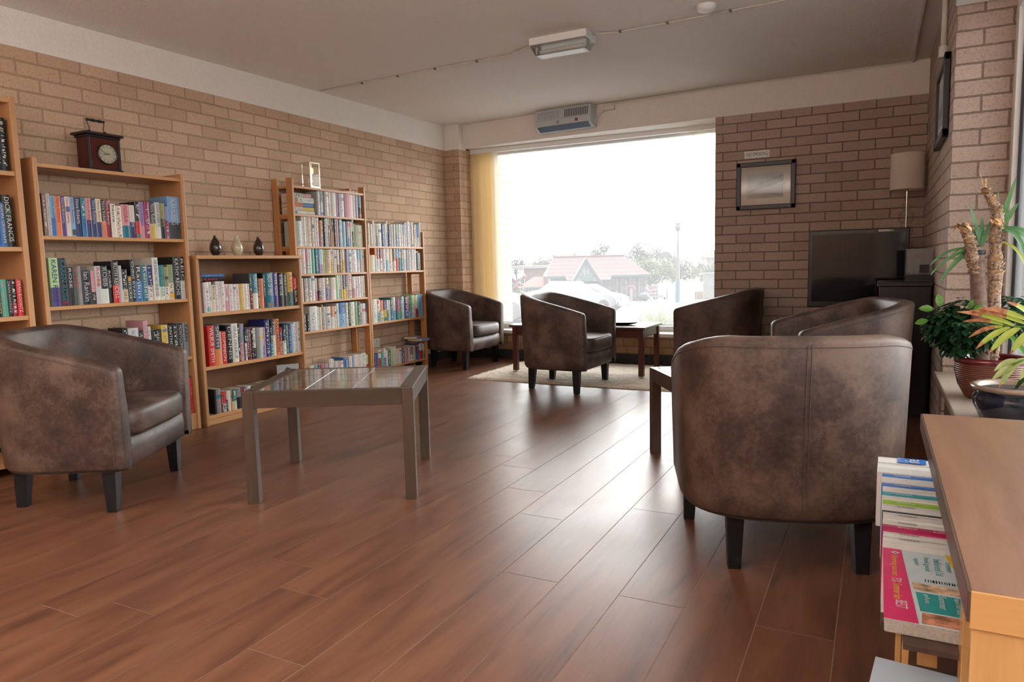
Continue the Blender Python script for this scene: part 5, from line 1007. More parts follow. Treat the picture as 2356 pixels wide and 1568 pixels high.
MB().lathe([(0.027, 0.568), (0.029, 0.572), (0.029, 0.583), (0.026, 0.586)], 4.321-PX, 0.0, 24).build('cut_cap', plain('black_wax', (0.015, 0.017, 0.025), 0.35), t, smooth=True, ang=40)
trunk('branch', [(4.385, -2.79, 0.52), (4.386, -2.78, 0.70), (4.388, -2.78, 0.85), (4.384, -2.78, 0.96), (4.380, -2.78, 1.02), (4.388, -2.78, 1.09), (4.376, -2.78, 1.14), (4.350, -2.78, 1.185), (4.338, -2.78, 1.215)], [0.026, 0.026, 0.025, 0.023, 0.020, 0.019, 0.016, 0.013, 0.009], BARK, 260)
trunk('branch', [(4.315, -2.815, 0.88), (4.303, -2.815, 0.955), (4.298, -2.82, 1.0), (4.278, -2.82, 1.045), (4.262, -2.82, 1.075)], [0.016, 0.022, 0.020, 0.016, 0.010], BARK, 120)
b = MB()
def stub(*a, **k): q_ = MB(); strip_leaf(q_, *a, **k); q_.build('dry_husk', HUSK, t)
for d, ln in (((0.35, 0.1, 1), 0.12), ((-0.25, 0.05, 1), 0.09), ((0.05, -0.3, 1), 0.05)): stub(arc(rel((4.338, -2.78, 1.205)), d, ln, 0.1, 4), 0.005)
for d in ((-1, 0.1, 0.5), (-0.9, -0.4, 0.2), (0.2, -0.5, 0.6), (-1, 0.3, 0.1), (0.6, -0.6, 0.2)): stub(arc(rel((4.268, -2.82, 1.07)), d, 0.05, 1.6, 5), 0.010)
for k in range(5): stub(arc(rel((4.375, -2.79, 1.09)), (random.uniform(-1, 1), -1, random.uniform(-.3, .5)), 0.045, 1.2, 4), 0.012)
def leafset(name, par, root, specs, mat, up=(0.2, -0.6, 0.7), fold=0.25):
    b = MB()
    for d, ln, w, dr in specs: strip_leaf(b, arc(root, d, ln, dr, 9), w, up=Vector(up).normalized(), fold=fold, shape=lambda f: (0.55+0.45*min(1, f*3))*(1-f)**0.55 if f < 1 else 0.01)
    return b.build(name, mat, par, smooth=True)
leafset('leaf_crown', t, rel((4.392, -2.76, 1.045)), [((0.24, 0.0, 1), 0.215, 0.013, 0.0), ((0.55, -0.02, 1), 0.125, 0.016, 0.1), ((-0.03, 0.02, 1), 0.17, 0.005, 0.0), ((0.9, -0.1, 0.42), 0.15, 0.011, 1.6), ((0.6, -0.35, 0.5), 0.24, 0.019, 3.0), ((0.7, -0.2, 0.3), 0.20, 0.013, 2.4), ((0.3, -0.5, 0.3), 0.22, 0.017, 2.6), ((1, 0.0, 0.1), 0.10, 0.008, 1.0)], GY)
leafset('leaf_crown', t, rel((4.335, -2.79, 0.985)), [((-0.25, 0.0, 1), 0.19, 0.011, 0.15), ((-0.45, 0.0, 1), 0.10, 0.009, 0.2), ((0.0, 0.1, 1), 0.12, 0.014, 0.3), ((0.25, 0.0, 1), 0.11, 0.012, 0.3), ((-1, 0, 0.35), 0.11, 0.008, 1.2)], GY)
leafset('leaf_crown', t, rel((4.300, -2.81, 0.975)), [((-1, 0.0, 0.9), 0.0, 0.0, 0)]*0 + [((-1, 0.05, 0.35), 0.165, 0.010, 1.5), ((-0.9, -0.05, -0.15), 0.175, 0.010, 1.0), ((-0.75, -0.1, -0.55), 0.17, 0.013, 0.7)], GY)
leafset('yellowing_leaf', t, rel((4.405, -2.79, 1.0)), [((0.5, -0.3, -0.1), 0.16, 0.010, 2.0)], GP)
# glossy dark foliage of the schefflera-like plant around the yucca
t2 = thing('bushy_houseplant', 'bushy dark green glossy houseplant around the foot of the yucca', 'plant', (PX, PY, 0.3855), 0, 'plants on the window sill')
def oval_leaf(b, c, d, up, L_, W_, mi=0):
    d = Vector(d).normalized(); up = Vector(up).normalized(); s_ = d.cross(up).normalized(); nr = s_.cross(d); c = Vector(c); vs = []
    for f, w in ((0, 0.05), (0.2, 0.7), (0.45, 1), (0.75, 0.75), (1, 0.04)):
        p = c + d*(L_*f) - nr*(L_*0.18*f*f); vs += [p - s_*W_*w + nr*W_*w*0.3, p, p + s_*W_*w + nr*W_*w*0.3]
    b.add(vs, [(i*3+k, i*3+k+1, (i+1)*3+k+1, (i+1)*3+k) for i in range(4) for k in (0, 1)], mi)
rd = random.Random(17); b = MB(); bn = MB(); stm = MB()
cl = [((4.235, -2.74, 0.665), 0.07, 150), ((4.285, -2.84, 0.60), 0.05, 80), ((4.262, -2.74, 0.70), 0.075, 190), ((4.225, -2.76, 0.655), 0.062, 120), ((4.30, -2.86, 0.655), 0.070, 130), ((4.29, -2.76, 0.745), 0.045, 60), ((4.445, -2.72, 0.745), 0.060, 130), ((4.46, -2.85, 0.69), 0.055, 90), ((4.35, -2.9, 0.66), 0.05, 70), ((4.25, -2.80, 0.60), 0.045, 60)]
for (c, r_, n_) in cl:
    stm.tube([rel((4.375, -2.80, 0.53)), rel(((c[0]+4.37)/2, (c[1]-2.8)/2, c[2]-0.06)), rel((c[0], c[1], c[2]))], [0.006, 0.004, 0.002], 6)
    for k in range(n_):
        v = Vector((rd.gauss(0, 1), rd.gauss(0, 1), rd.gauss(0, 1))).normalized()*rd.uniform(0.35, 1)**0.5
        p = (c[0]+v.x*r_, c[1]+v.y*r_, c[2]+v.z*r_*0.8)
        if p[0] > 4.49: continue
        oval_leaf(b, rel(p), (v.x+rd.uniform(-.5, .5), v.y+rd.uniform(-.5, .5), v.z*0.4-0.35), (v.x*0.5, v.y*0.5, 1), rd.uniform(0.030, 0.046), rd.uniform(0.010, 0.015))
for p, d, s_ in (((4.185, -2.76, 0.735), (-1, 0, 0.1), 0.055), ((4.205, -2.77, 0.745), (-0.1, 0, 1), 0.055), ((4.165, -2.78, 0.69), (-1, 0, -0.25), 0.05), ((4.30, -2.82, 0.74), (0.3, -0.2, 0.8), 0.04), ((4.315, -2.84, 0.735), (0.6, -0.3, 0.6), 0.04)): oval_leaf(bn, rel(p), d, (0.2, -1, 0.4), s_, s_*0.28)
b.build('foliage', GD, t2); bn.build('young_leaves', GN, t2); stm.build('stem', plain('brown_stem', (0.10, 0.06, 0.03), 0.8), t2, smooth=True)
# glazed blue-black pot with a palm
QX, QY = 4.398, -3.27
t = thing('potted_palm', 'yellow-green palm with scorched tips in a dark blue glazed pot', 'plant', (QX, QY, 0.3855), 0, 'plants on the window sill')
p_ = MB().lathe([(0.088, 0), (0.095, 0.006), (0.118, 0.06), (0.120, 0.085), (0.112, 0.10), (0.118, 0.112)], seg=44).build('pot', plain('dark_blue_glaze', (0.010, 0.014, 0.030), 0.15, coat=0.6), t, smooth=True, ang=60)
MB().lathe([(0.118, 0.112), (0.128, 0.118), (0.129, 0.126), (0.120, 0.130), (0.108, 0.126), (0.104, 0.112)], seg=44, cap=False).build('rim', plain('buff_glazed_rim', (0.30, 0.21, 0.16), 0.2, coat=0.5), p_, smooth=True)
MB().lathe([(0.106, 0.112), (0.001, 0.118)], seg=30, cap=False).build('soil', SOIL, p_)
def relq(p): return (p[0]-QX, p[1]-QY, p[2]-0.3855)
# fronds: (rachis start -> end), leaflets drawn towards real measured tips
def frond(pts, tips, mat=GP):
    r_ = MB().tube([relq(p) for p in pts], [0.004, 0.003, 0.002][:len(pts)] if len(pts) <= 3 else 0.003, 6); fr = r_.build('frond_stem', GN, t, smooth=True)
    for a_, b_, w, burn in tips:
        g1 = MB(); g2 = MB()
        a_, b_ = Vector(relq(a_)), Vector(relq(b_)); n = 9; P_ = []
        for i in range(n+1):
            f = i/n; p = a_.lerp(b_, f); p.z += 0.010*math.sin(PI*f); P_.append(p)
        cut = max(2, int(round(n*(1-burn)))); shp = lambda f: math.sin(PI*min(1, 0.10+0.90*f))**0.75 if f < 1 else 0.02
        for (s0, s1, tgt) in ((0, cut, g1), (cut, n, g2)):
            if s1 <= s0: continue
            base = []; upv = Vector((0.15, -0.75, 0.65)).normalized()
            for i in range(s0, s1+1):
                tt = (P_[min(i+1, n)]-P_[max(i-1, 0)]).normalized(); sd = tt.cross(upv).normalized(); nr = sd.cross(tt); wd = w*shp(i/n)
                base += [P_[i]-sd*wd+nr*wd*0.3, P_[i], P_[i]+sd*wd+nr*wd*0.3]
            tgt.add(base, [(i*3+k, i*3+k+1, (i+1)*3+k+1, (i+1)*3+k) for i in range(s1-s0) for k in (0, 1)])
        lf_ = g1.build('leaflet', mat, t, smooth=True)
        if g2.v: g2.build('scorched_tip', BT_, lf_, smooth=True)
y_ = -3.35
frond([(4.40, -3.27, 0.50), (4.47, -3.33, 0.66), (4.44, y_, 0.715), (4.345, y_, 0.722)],
      [((4.42, y_, 0.735), (4.272, y_, 0.778), 0.011, 0.5), ((4.405, y_, 0.728), (4.250, y_, 0.770), 0.011, 0.62), ((4.375, y_, 0.722), (4.214, y_, 0.765), 0.011, 0.40), ((4.350, y_, 0.722), (4.232, y_, 0.732), 0.008, 0.72),
       ((4.345, y_, 0.718), (4.250, y_, 0.678), 0.008, 0.75), ((4.365, y_, 0.716), (4.272, y_, 0.640), 0.010, 0.22), ((4.392, y_, 0.716), (4.310, y_, 0.628), 0.012, 0.15), ((4.435, y_, 0.712), (4.368, y_, 0.628), 0.013, 0.08), ((4.47, y_, 0.72), (4.43, y_, 0.61), 0.013, 0.05), ((4.44, y_, 0.735), (4.35, y_, 0.80), 0.010, 0.3)])
frond([(4.40, -3.27, 0.50), (4.45, -3.35, 0.60), (4.42, -3.38, 0.625), (4.37, -3.40, 0.60)],
      [((4.41, -3.39, 0.618), (4.315, -3.40, 0.545), 0.013, 0.0), ((4.39, -3.39, 0.612), (4.336, -3.40, 0.522), 0.010, 0.1), ((4.44, -3.39, 0.615), (4.39, -3.40, 0.55), 0.012, 0.0), ((4.47, -3.38, 0.61), (4.45, -3.40, 0.545), 0.011, 0.0), ((4.385, -3.39, 0.612), (4.322, -3.39, 0.575), 0.010, 0.0)], leaf_mat('pale_palm_leaf', (0.26, 0.33, 0.10), (0.42, 0.46, 0.18), 0.35))
frond([(4.40, -3.27, 0.50), (4.44, -3.30, 0.62)], [((4.44, -3.30, 0.62), (4.49, -3.34, 0.72), 0.011, 0.0), ((4.43, -3.30, 0.60), (4.36, -3.22, 0.70), 0.010, 0.0)], GN)
t = thing('trailing_houseplant', 'grey-green trailing houseplant low behind the oak unit', 'plant', (4.36, -3.72, 0.3855), 0, 'plants on the window sill')
MB().lathe([(0.05, 0), (0.055, 0.004), (0.066, 0.06), (0.068, 0.065), (0.06, 0.063)], seg=30).build('pot', MATS['brown_glazed_pot'], t, smooth=True, ang=50)
b = MB(); rq = random.Random(9)
for k in range(34):
    a = rq.uniform(0, 2*PI); el = rq.uniform(0.4, 1.5); strip_leaf(b, arc((0.02*math.cos(a), 0.02*math.sin(a), 0.06), (math.cos(a), math.sin(a), el), rq.uniform(0.09, 0.17), rq.uniform(1.8, 2.8), 7), rq.uniform(0.007, 0.012), fold=0.4)
for v in range(len(b.v)):
    x, y, z_ = b.v[v]; b.v[v] = (min(x, 0.12), y, max(z_, 0.004))
b.build('foliage', GS, t, smooth=True)

# ------------------------------------------------------------------ outdoors
plain0, leaf0 = plain, leaf_mat
plain = lambda n_, c, *a, **k: plain0(n_, tuple(v*0.45 for v in c), *a, **k)
leaf_mat = lambda n_, a, b, *c: leaf0(n_, tuple(v*0.6 for v in a), tuple(v*0.6 for v in b), *c)
def gz(y): return -0.30 - 0.0425*y if y < 84 else -3.87
ASPH = plain('pale_tarmac', (0.115, 0.112, 0.11), 0.9, noise=0.12, scale=2)
gb = MB(); ys = [0.6, 84, 300]; gb.add([(-220, 0.56, gz(.56)), (120, 0.56, gz(.56)), (-220, 84, gz(84)), (120, 84, gz(84)), (-220, 320, -3.87), (120, 320, -3.87)], [(0, 1, 3, 2), (2, 3, 5, 4)])
struct(gb.build('ground', ASPH))
struct(MB().box(4.66, 60, -30, 0.56, -0.35, -0.30).build('ground_side', plain('pale_paving', (0.26, 0.25, 0.235), 0.9, noise=0.1, scale=4))); bpy.data.objects['ground_side'].name = 'ground_paving'
ROT = math.atan2(0.458, 0.889)                          # street runs square to the view out of the window
def gm(p, d=0.0): return Matrix.Translation(p) @ Matrix.Rotation(ROT, 4, 'Z')
RW_ = plain('worn_road_line', (0.30, 0.295, 0.28), 0.8)
b = MB(); sl = Matrix.Rotation(-0.0425, 4, 'X')
for y0, wd in ((10.5, 0.18), (14.0, 0.14), (21.5, 0.25)): b.add([(-40, y0-14, gz(y0-14)+0.012) if False else (-30, y0, gz(y0)+0.012), (20, y0, gz(y0)+0.012), (20, y0+wd, gz(y0+wd)+0.012), (-30, y0+wd, gz(y0+wd)+0.012)], [(0, 1, 2, 3)])
o = b.build('road_marking', RW_); o['kind'] = 'structure'
# brick pier outside the window, left reveal
struct(MB().box(0.0, 0.345, 0.56, 0.90, -0.4, 2.6).build('wall_outer_pier', BR_O)); bpy.data.objects['wall_outer_pier'].name = 'wall_outside'
# grassy bank behind everything
def hill():
    b = MB(); n = 40; vs = []
    for j in range(7):
        for i in range(n+1):
            x = -150 + 190*i/n; y = 112 + j*14 + 6*math.sin(i*0.7); vs.append((x, y, -3.9 + (0, 1.1, 2.3, 3.4, 4.6, 5.2, 5.2)[j]*(0.75+0.25*math.sin(i*0.5+1)+0.35*max(0, min(1, (x+45)/30)))))
    b.add(vs, [(j*(n+1)+i, j*(n+1)+i+1, (j+1)*(n+1)+i+1, (j+1)*(n+1)+i) for j in range(6) for i in range(n)]); return b
struct(hill().build('hillside', plain('rough_grass', (0.075, 0.10, 0.045), 0.95, noise=0.4, scale=1.5), smooth=True))

# tea room with striped tiled roof
def roof_mat():
    m, nt, b, o = newmat('banded_clay_tiles'); tc = N(nt, 'ShaderNodeTexCoord'); sp = N(nt, 'ShaderNodeSeparateXYZ'); L(nt, tc.outputs['Object'], sp.inputs[0])
    ml = N(nt, 'ShaderNodeMath', operation='MULTIPLY'); ml.inputs[1].default_value = 2.6; L(nt, sp.outputs['Z'], ml.inputs[0]); fr = N(nt, 'ShaderNodeMath', operation='FRACT'); L(nt, ml.outputs[0], fr.inputs[0])
    r = ramp(nt, fr.outputs[0], [(0.0, (0.055, 0.020, 0.017)), (0.42, (0.055, 0.020, 0.017)), (0.5, (0.045, 0.033, 0.031)), (0.95, (0.045, 0.033, 0.031))]); L(nt, r.outputs[0], b.inputs['Base Color']); b.inputs['Roughness'].default_value = 0.85
    bt = N(nt, 'ShaderNodeTexVoronoi'); bt.inputs['Scale'].default_value = 6; L(nt, tc.outputs['Object'], bt.inputs['Vector']); bump(nt, b, bt.outputs['Distance'], 0.3, 0.02); return m
RF = roof_mat(); RED = plain('clay_tile', (0.20, 0.075, 0.05), 0.85, noise=0.15, scale=8); DG = plain('dark_green_paint', (0.03, 0.085, 0.08), 0.5); MR = plain('maroon_joinery', (0.12, 0.035, 0.038), 0.5)
LW = plain('exterior_white', (0.30, 0.295, 0.29), 0.6); DARKW = plain('brown_boarding', (0.10, 0.07, 0.07), 0.7, noise=0.5, scale=10); PGL = plain('dull_window_pane', (0.22, 0.24, 0.22), 0.12, noise=0.4, scale=2); RBK = plain('outdoor_red_brick', (0.17, 0.075, 0.055), 0.9, noise=0.2, scale=12)
t = thing('tea_room', 'single-storey tea room across the road with red banded tiled roof and gabled porch', 'building', (-25.1, 57.6, gz(59)-0.35), ROT)
MB().box(0.5, 9.9, 0.9, 5.2, 0, 2.75).build('wall', DARKW, t)
b = MB(); b.add([(-0.05, 0.2, 2.85), (10.35, 0.2, 2.85), (10.35, 5.9, 2.85), (-0.05, 5.9, 2.85), (0.95, 3.0, 4.75), (8.2, 3.0, 4.75)], [(0, 1, 5, 4), (1, 2, 5), (2, 3, 4, 5), (3, 0, 4), (0, 3, 2, 1)]); b.build('roof', RF, t)
b = MB(); b.add([(2.0, -0.6, 2.42), (6.3, -0.6, 2.42), (6.6, 0.75, 3.2), (1.8, 0.75, 3.2), (2.0, -0.5, 2.36), (6.3, -0.5, 2.36)], [(0, 1, 2, 3), (0, 4, 5, 1)]); b.build('porch_roof', RF, t)
b = MB(); b.tube([(0.95, 3.0, 4.8), (8.2, 3.0, 4.8)], 0.09, 6)
for x in (1.0, 3.95): b.tube([(x, 3.0, 4.8), (x, 3.0, 5.2)], 0.04, 6)
b.build('ridge', RED, t)
MB().box(0.1, 10.2, 0.22, 0.34, 2.62, 2.84).build('fascia', DG, t)
b = MB(); b.prism([(2.62, 2.3), (5.1, 2.3), (3.86, 4.45)], -0.02, 0.05, M=Matrix(((1, 0, 0, 0), (0, 0, 1, -0.75), (0, 1, 0, 0), (0, 0, 0, 1)))); b.build('gable', LW, t)
def bar(b, p, q, w, y0, y1):
    p, q = Vector(p), Vector(q); d = (q-p).normalized(); n = Vector((-d.y, d.x))*w; P4 = [p-n, q-n, q+n, p+n]
    b.add([(v.x, y0, v.y) for v in P4] + [(v.x, y1, v.y) for v in P4], [(0, 1, 2, 3), (7, 6, 5, 4), (0, 4, 5, 1), (1, 5, 6, 2), (2, 6, 7, 3), (3, 7, 4, 0)])
b = MB(); bar(b, (2.45, 2.05), (3.86, 4.42), 0.14, -0.95, -0.78); bar(b, (5.3, 2.15), (3.86, 4.42), 0.14, -0.95, -0.78)
for q in ((3.86, 4.2), (3.3, 3.5), (4.45, 3.5), (3.0, 2.9), (4.75, 2.9)): bar(b, (3.9, 2.5), q, 0.035, -0.80, -0.77)
b.build('bargeboard', DG, t)
b = MB(); bar(b, (2.36, 2.1), (3.86, 4.60), 0.04, -1.0, -0.2); bar(b, (5.4, 2.2), (3.86, 4.60), 0.04, -1.0, -0.2); b.build('verge', LW, t)
s_ = MB().box(3.35, 4.52, -0.86, -0.80, 2.30, 2.92).build('name_board', plain('sign_teal', (0.035, 0.13, 0.12), 0.5), t)
letter('PROMENADE', s_, (3.93, -0.862, 2.70), (1, 0, 0), (0, 0, 1), 1.0, 0.15, LW, align='c', thick=0.004); letter('Tea Rooms', s_, (3.93, -0.862, 2.48), (1, 0, 0), (0, 0, 1), 1.0, 0.14, LW, align='c', thick=0.004)
for x0, x1, n_ in ((0.62, 2.35, 4), (2.55, 4.2, 3), (5.5, 7.3, 5), (7.45, 8.2, 2), (8.35, 9.1, 2), (9.2, 9.85, 2)):
    f_ = MB(); f_.box(x0, x1, 0.82, 0.90, 0.55, 0.62)
    for k in range(n_+1): xx = x0 + (x1-x0)*k/n_; f_.box(xx-0.03, xx+0.03, 0.80, 0.90, 0.6, 2.5)
    f_.box(x0, x1, 0.80, 0.90, 1.75, 1.81); fo = f_.build('window', MR if x0 > 2.5 else LW, t); MB().box(x0, x1, 0.86, 0.89, 0.6, 2.5).build('pane', PGL if x0 > 2.5 else plain('curtained_pane', (0.20, 0.225, 0.21), 0.3), fo)
MB().box(0.5, 9.9, 0.84, 0.95, 0, 0.58).build('dwarf_wall', RBK, t)
for x in (0.55, 2.45, 5.4, 7.38, 8.28, 9.88): MB().tube([(x, 0.35, 0), (x, 0.35, 2.7)], 0.05, 6).build('veranda_post', MR if x > 5 else DG, t)
b = MB(); b.box(4.3, 5.4, 0.1, 0.18, 0.9, 2.0); o_ = b.build('notice_board', DG, t); MB().box(4.42, 5.28, 0.09, 0.1, 1.0, 1.9).build('notice_sheet', LW, o_)
# timbered extension and brick hall to the left
t = thing('timbered_annexe', 'small black and white timbered annexe with tiled roof beside the tea room', 'building', (-28.02, 58.38, gz(59)-0.3), ROT)
MB().box(0, 2.1, 0, 3, 0, 1.75).build('wall', LW, t)
b = MB()
for x in (0, 0.34, 0.66, 1.02, 1.45, 1.75, 2.05): b.box(x, x+0.07, -0.04, 0.0, 0, 1.72)
for z in (0.95, 1.66): b.box(0, 2.1, -0.045, 0.0, z, z+0.08)
b.build('timber_frame', DG, t); MB().box(1.09, 1.44, -0.02, 0.0, 0.3, 1.62).build('window', PGL, t)
MB().add([(-0.25, -0.3, 1.78), (2.15, -0.3, 1.78), (2.15, 1.6, 2.75), (1.2, 1.6, 2.75), (-0.25, 3, 1.78)], [(0, 1, 2, 3), (0, 3, 4)]).build('roof', RED, t)
MB().box(-0.28, 2.15, -0.34, -0.28, 1.68, 1.80).build('gutter', LW, t)
t = thing('brick_hall', 'flat-roofed brick hall behind the tea room on the left', 'building', (-38.2, 79.5, -4.0), ROT)
MB().box(0, 6.5, 0, 8, 0, 4.4).build('wall', RBK, t); MB().box(-1.8, 6.6, -0.3, 8.3, 4.4, 4.75).build('roof', LW, t)
MB().box(-9, 0.3, -1.0, -0.8, 0, 1.95).build('boundary_wall', plain('pinkish_wall', (0.15, 0.11, 0.10), 0.9), t)
o = MB().box(0, 2.4, 0, 0.1, 0, 2.0).build('board_fence', plain('weathered_fence', (0.15, 0.145, 0.135), 0.9, noise=0.2), loc=(-30.25, 57.25, gz(58)), rotz=ROT); tag(o, 'grey board fence between the inflatables stall and the annexe', 'fence')
# stall of bright inflatables
t = thing('inflatables_stall', 'seaside stall of bright inflatable toys on white rails', 'stall', (-23.9, 46.6, gz(47)), ROT)
b = MB()
for x in (-0.6, 0.5, 1.3): b.tube([(x, 0, 0), (x, 0, 2.1)], 0.03, 6)
for z in (0.6, 1.1, 1.6, 2.0): b.tube([(-0.9, 0, z), (1.4, 0, z)], 0.025, 6)
b.tube([(0.5, 0, 2.1), (1.7, 0, 1.1)], 0.025, 6)
b.build('rack', LW, t); rt_ = random.Random(6); IC = [plain('inflatable_'+n_, c, 0.3) for n_, c in (('red', (0.30, 0.03, 0.04)), ('yellow', (0.34, 0.24, 0.03)), ('blue', (0.04, 0.10, 0.32)), ('pink', (0.34, 0.08, 0.2)), ('orange', (0.35, 0.12, 0.04)))]
for k in range(34):
    m_ = IC[k % 5]; MB().blob((rt_.uniform(-0.9, 1.7), -0.12+rt_.uniform(-.06, .06), rt_.uniform(0.4, 2.3)), rt_.uniform(0.09, 0.19), sub=1, sq=(1, 0.5, 1)).build('inflatable_toy', m_, t, smooth=True)

# vehicles
def vehicle(name, label, loc, rot, prof, W, glassp, col, mark=None, group=None):
    """prof: side outline (x forward, z); W: half width"""
    t = thing(name, label, name, loc, rot, group); b = MB(); n = len(prof); ring = []
    for yk, ins in ((-W, 0.10), (-W*0.94, 0.02), (-W*0.5, 0), (W*0.5, 0), (W*0.94, 0.02), (W, 0.10)):
        zc = 0.55; ring.append([((x*(1-ins*0.25)), yk*(1 - 0.10*max(0, (z-0.9))), zc+(z-zc)*(1-ins)) for x, z in prof])
    vs = [v for r_ in ring for v in r_]; fs = [(i*n+k, i*n+(k+1)%n, (i+1)*n+(k+1)%n, (i+1)*n+k) for i in range(5) for k in range(n)]; fs += [tuple(range(n))[::-1], tuple(5*n+k for k in range(n))]
    b.add(vs, fs); b.build('body', col, t, smooth=True, ang=50)
    for nm, quad in glassp:
        g_ = MB(); g_.add(quad, [tuple(range(len(quad)))]); g_.build(nm, CARGL, t)
    xs = [p[0] for p in prof]; L_ = max(xs)-min(xs)
    for x in (min(xs)+L_*0.2, max(xs)-L_*0.18):
        for y in (-W+0.08, W-0.08):
            wl = MB().lathe([(0.20, -0.1), (0.31, -0.1), (0.32, 0), (0.31, 0.1), (0.20, 0.1)], seg=22, M=Matrix.Translation((x, y, 0.32)) @ Matrix.Rotation(PI/2, 4, 'X')).build('wheel', BLACKM, t, smooth=True, ang=50)
            MB().lathe([(0.01, -0.105), (0.19, -0.105)], seg=16, cap=False, M=Matrix.Translation((x, y, 0.32)) @ Matrix.Rotation(PI/2 if y > 0 else PI/2, 4, 'X')).build('hubcap', CHROME, wl)
    return t
CARGL = plain('dark_car_glass', (0.035, 0.04, 0.045), 0.08, noise=0.02); SVR = plain('silver_car_paint', (0.25, 0.255, 0.26), 0.3, 0.2, coat=0.5, noise=0.02); WHP = plain('white_van_paint', (0.40, 0.40, 0.40), 0.3, coat=0.4, noise=0.01); BUMP = plain('dark_bumper', (0.05, 0.052, 0.06), 0.5)
sal = [(-2.1, 0.35), (-2.15, 0.75), (-2.0, 0.92), (-1.45, 0.97), (-0.85, 1.36), (0.25, 1.40), (1.05, 0.98), (1.75, 0.86), (2.1, 0.70), (2.15, 0.38), (1.9, 0.24), (-1.9, 0.24)]
W_ = 0.84
t = vehicle('car', 'pale silver saloon car driving past on the near side of the road', (-9.85, 29.3, gz(30)), ROT-0.55, sal, W_, [], SVR)
b = MB(); b.add([(0.98, -0.66, 1.02), (0.98, 0.66, 1.02), (0.32, 0.58, 1.36), (0.32, -0.58, 1.36)], [(0, 1, 2, 3)]); b.build('windscreen', plain('pale_reflecting_screen', (0.22, 0.23, 0.24), 0.1), t, loc=(0.05, 0, 0.025))
for y in (-1, 1): MB().add([(-1.15, y*0.80, 0.98), (0.78, y*0.80, 0.98), (0.2, y*0.765, 1.30), (-0.72, y*0.765, 1.30)], [(0, 1, 2, 3)]).build('side_window', CARGL, t, loc=(0, y*0.012, 0))
MB().box(2.08, 2.19, -0.80, 0.80, 0.28, 0.52).build('bumper', BUMP, t, bevel=0.03)
for y in (-0.62, 0.62): MB().box(2.05, 2.13, y-0.17, y+0.17, 0.60, 0.72).build('headlamp', LW, t, bevel=0.02)
MB().box(2.10, 2.15, -0.42, 0.42, 0.60, 0.70).build('grille', BUMP, t)
t = vehicle('car', 'white estate car just behind the silver saloon', (-14.6, 36.2, gz(36.5)), ROT+PI-0.25, [(-2.2, 0.4), (-2.2, 0.95), (-2.0, 1.15), (-1.6, 1.62), (0.3, 1.66), (1.0, 1.15), (1.8, 1.0), (2.2, 0.8), (2.2, 0.4), (1.9, 0.28), (-1.9, 0.28)], 0.88, [], WHP)
for y in (-1, 1): MB().add([(-1.75, y*0.83, 1.12), (0.75, y*0.83, 1.12), (0.2, y*0.79, 1.52), (-1.5, y*0.79, 1.52)], [(0, 1, 2, 3)]).build('side_window', MATS['pale_reflecting_screen'], t, loc=(0, y*0.015, 0))
t = vehicle('van', 'small white van parked near the foot of the hill on the right', (-18.3, 77.0, gz(77)), ROT-2.35, [(-1.9, 0.4), (-1.9, 1.2), (-1.75, 1.75), (0.2, 1.8), (0.75, 1.62), (1.25, 1.12), (1.85, 0.95), (2.0, 0.6), (1.95, 0.35), (-1.7, 0.3)], 0.82, [], WHP)
b = MB(); b.add([(1.22, -0.66, 1.14), (1.22, 0.66, 1.14), (0.78, 0.60, 1.60), (0.78, -0.60, 1.60)], [(0, 1, 2, 3)]); b.build('windscreen', MATS['pale_reflecting_screen'], t, loc=(0.03, 0, 0.02))
for y in (-1, 1): MB().add([(0.35, y*0.76, 1.12), (1.0, y*0.76, 1.12), (0.72, y*0.73, 1.5), (0.35, y*0.73, 1.5)], [(0, 1, 2, 3)]).build('side_window', CARGL, t, loc=(0, y*0.02, 0))
MB().box(1.92, 2.02, -0.78, 0.78, 0.32, 0.58).build('bumper', plain('grey_bumper', (0.13, 0.13, 0.14), 0.5), t, bevel=0.03)
t = vehicle('car', 'nose of a pale parked car by the brick pier just outside', (-6.55, 11.1, gz(11.3)), ROT-0.35, sal, W_, [], SVR)
MB().box(2.08, 2.18, -0.80, 0.80, 0.30, 0.48).build('bumper', BUMP, t, bevel=0.02)
for y in (-0.60, 0.60): MB().box(2.03, 2.12, y-0.19, y+0.19, 0.56, 0.74).build('headlamp', plain('grey_headlamp', (0.12, 0.13, 0.14), 0.2), t, bevel=0.03)
MB().box(2.09, 2.15, -0.38, 0.38, 0.56, 0.72).build('grille', CHROME, t)

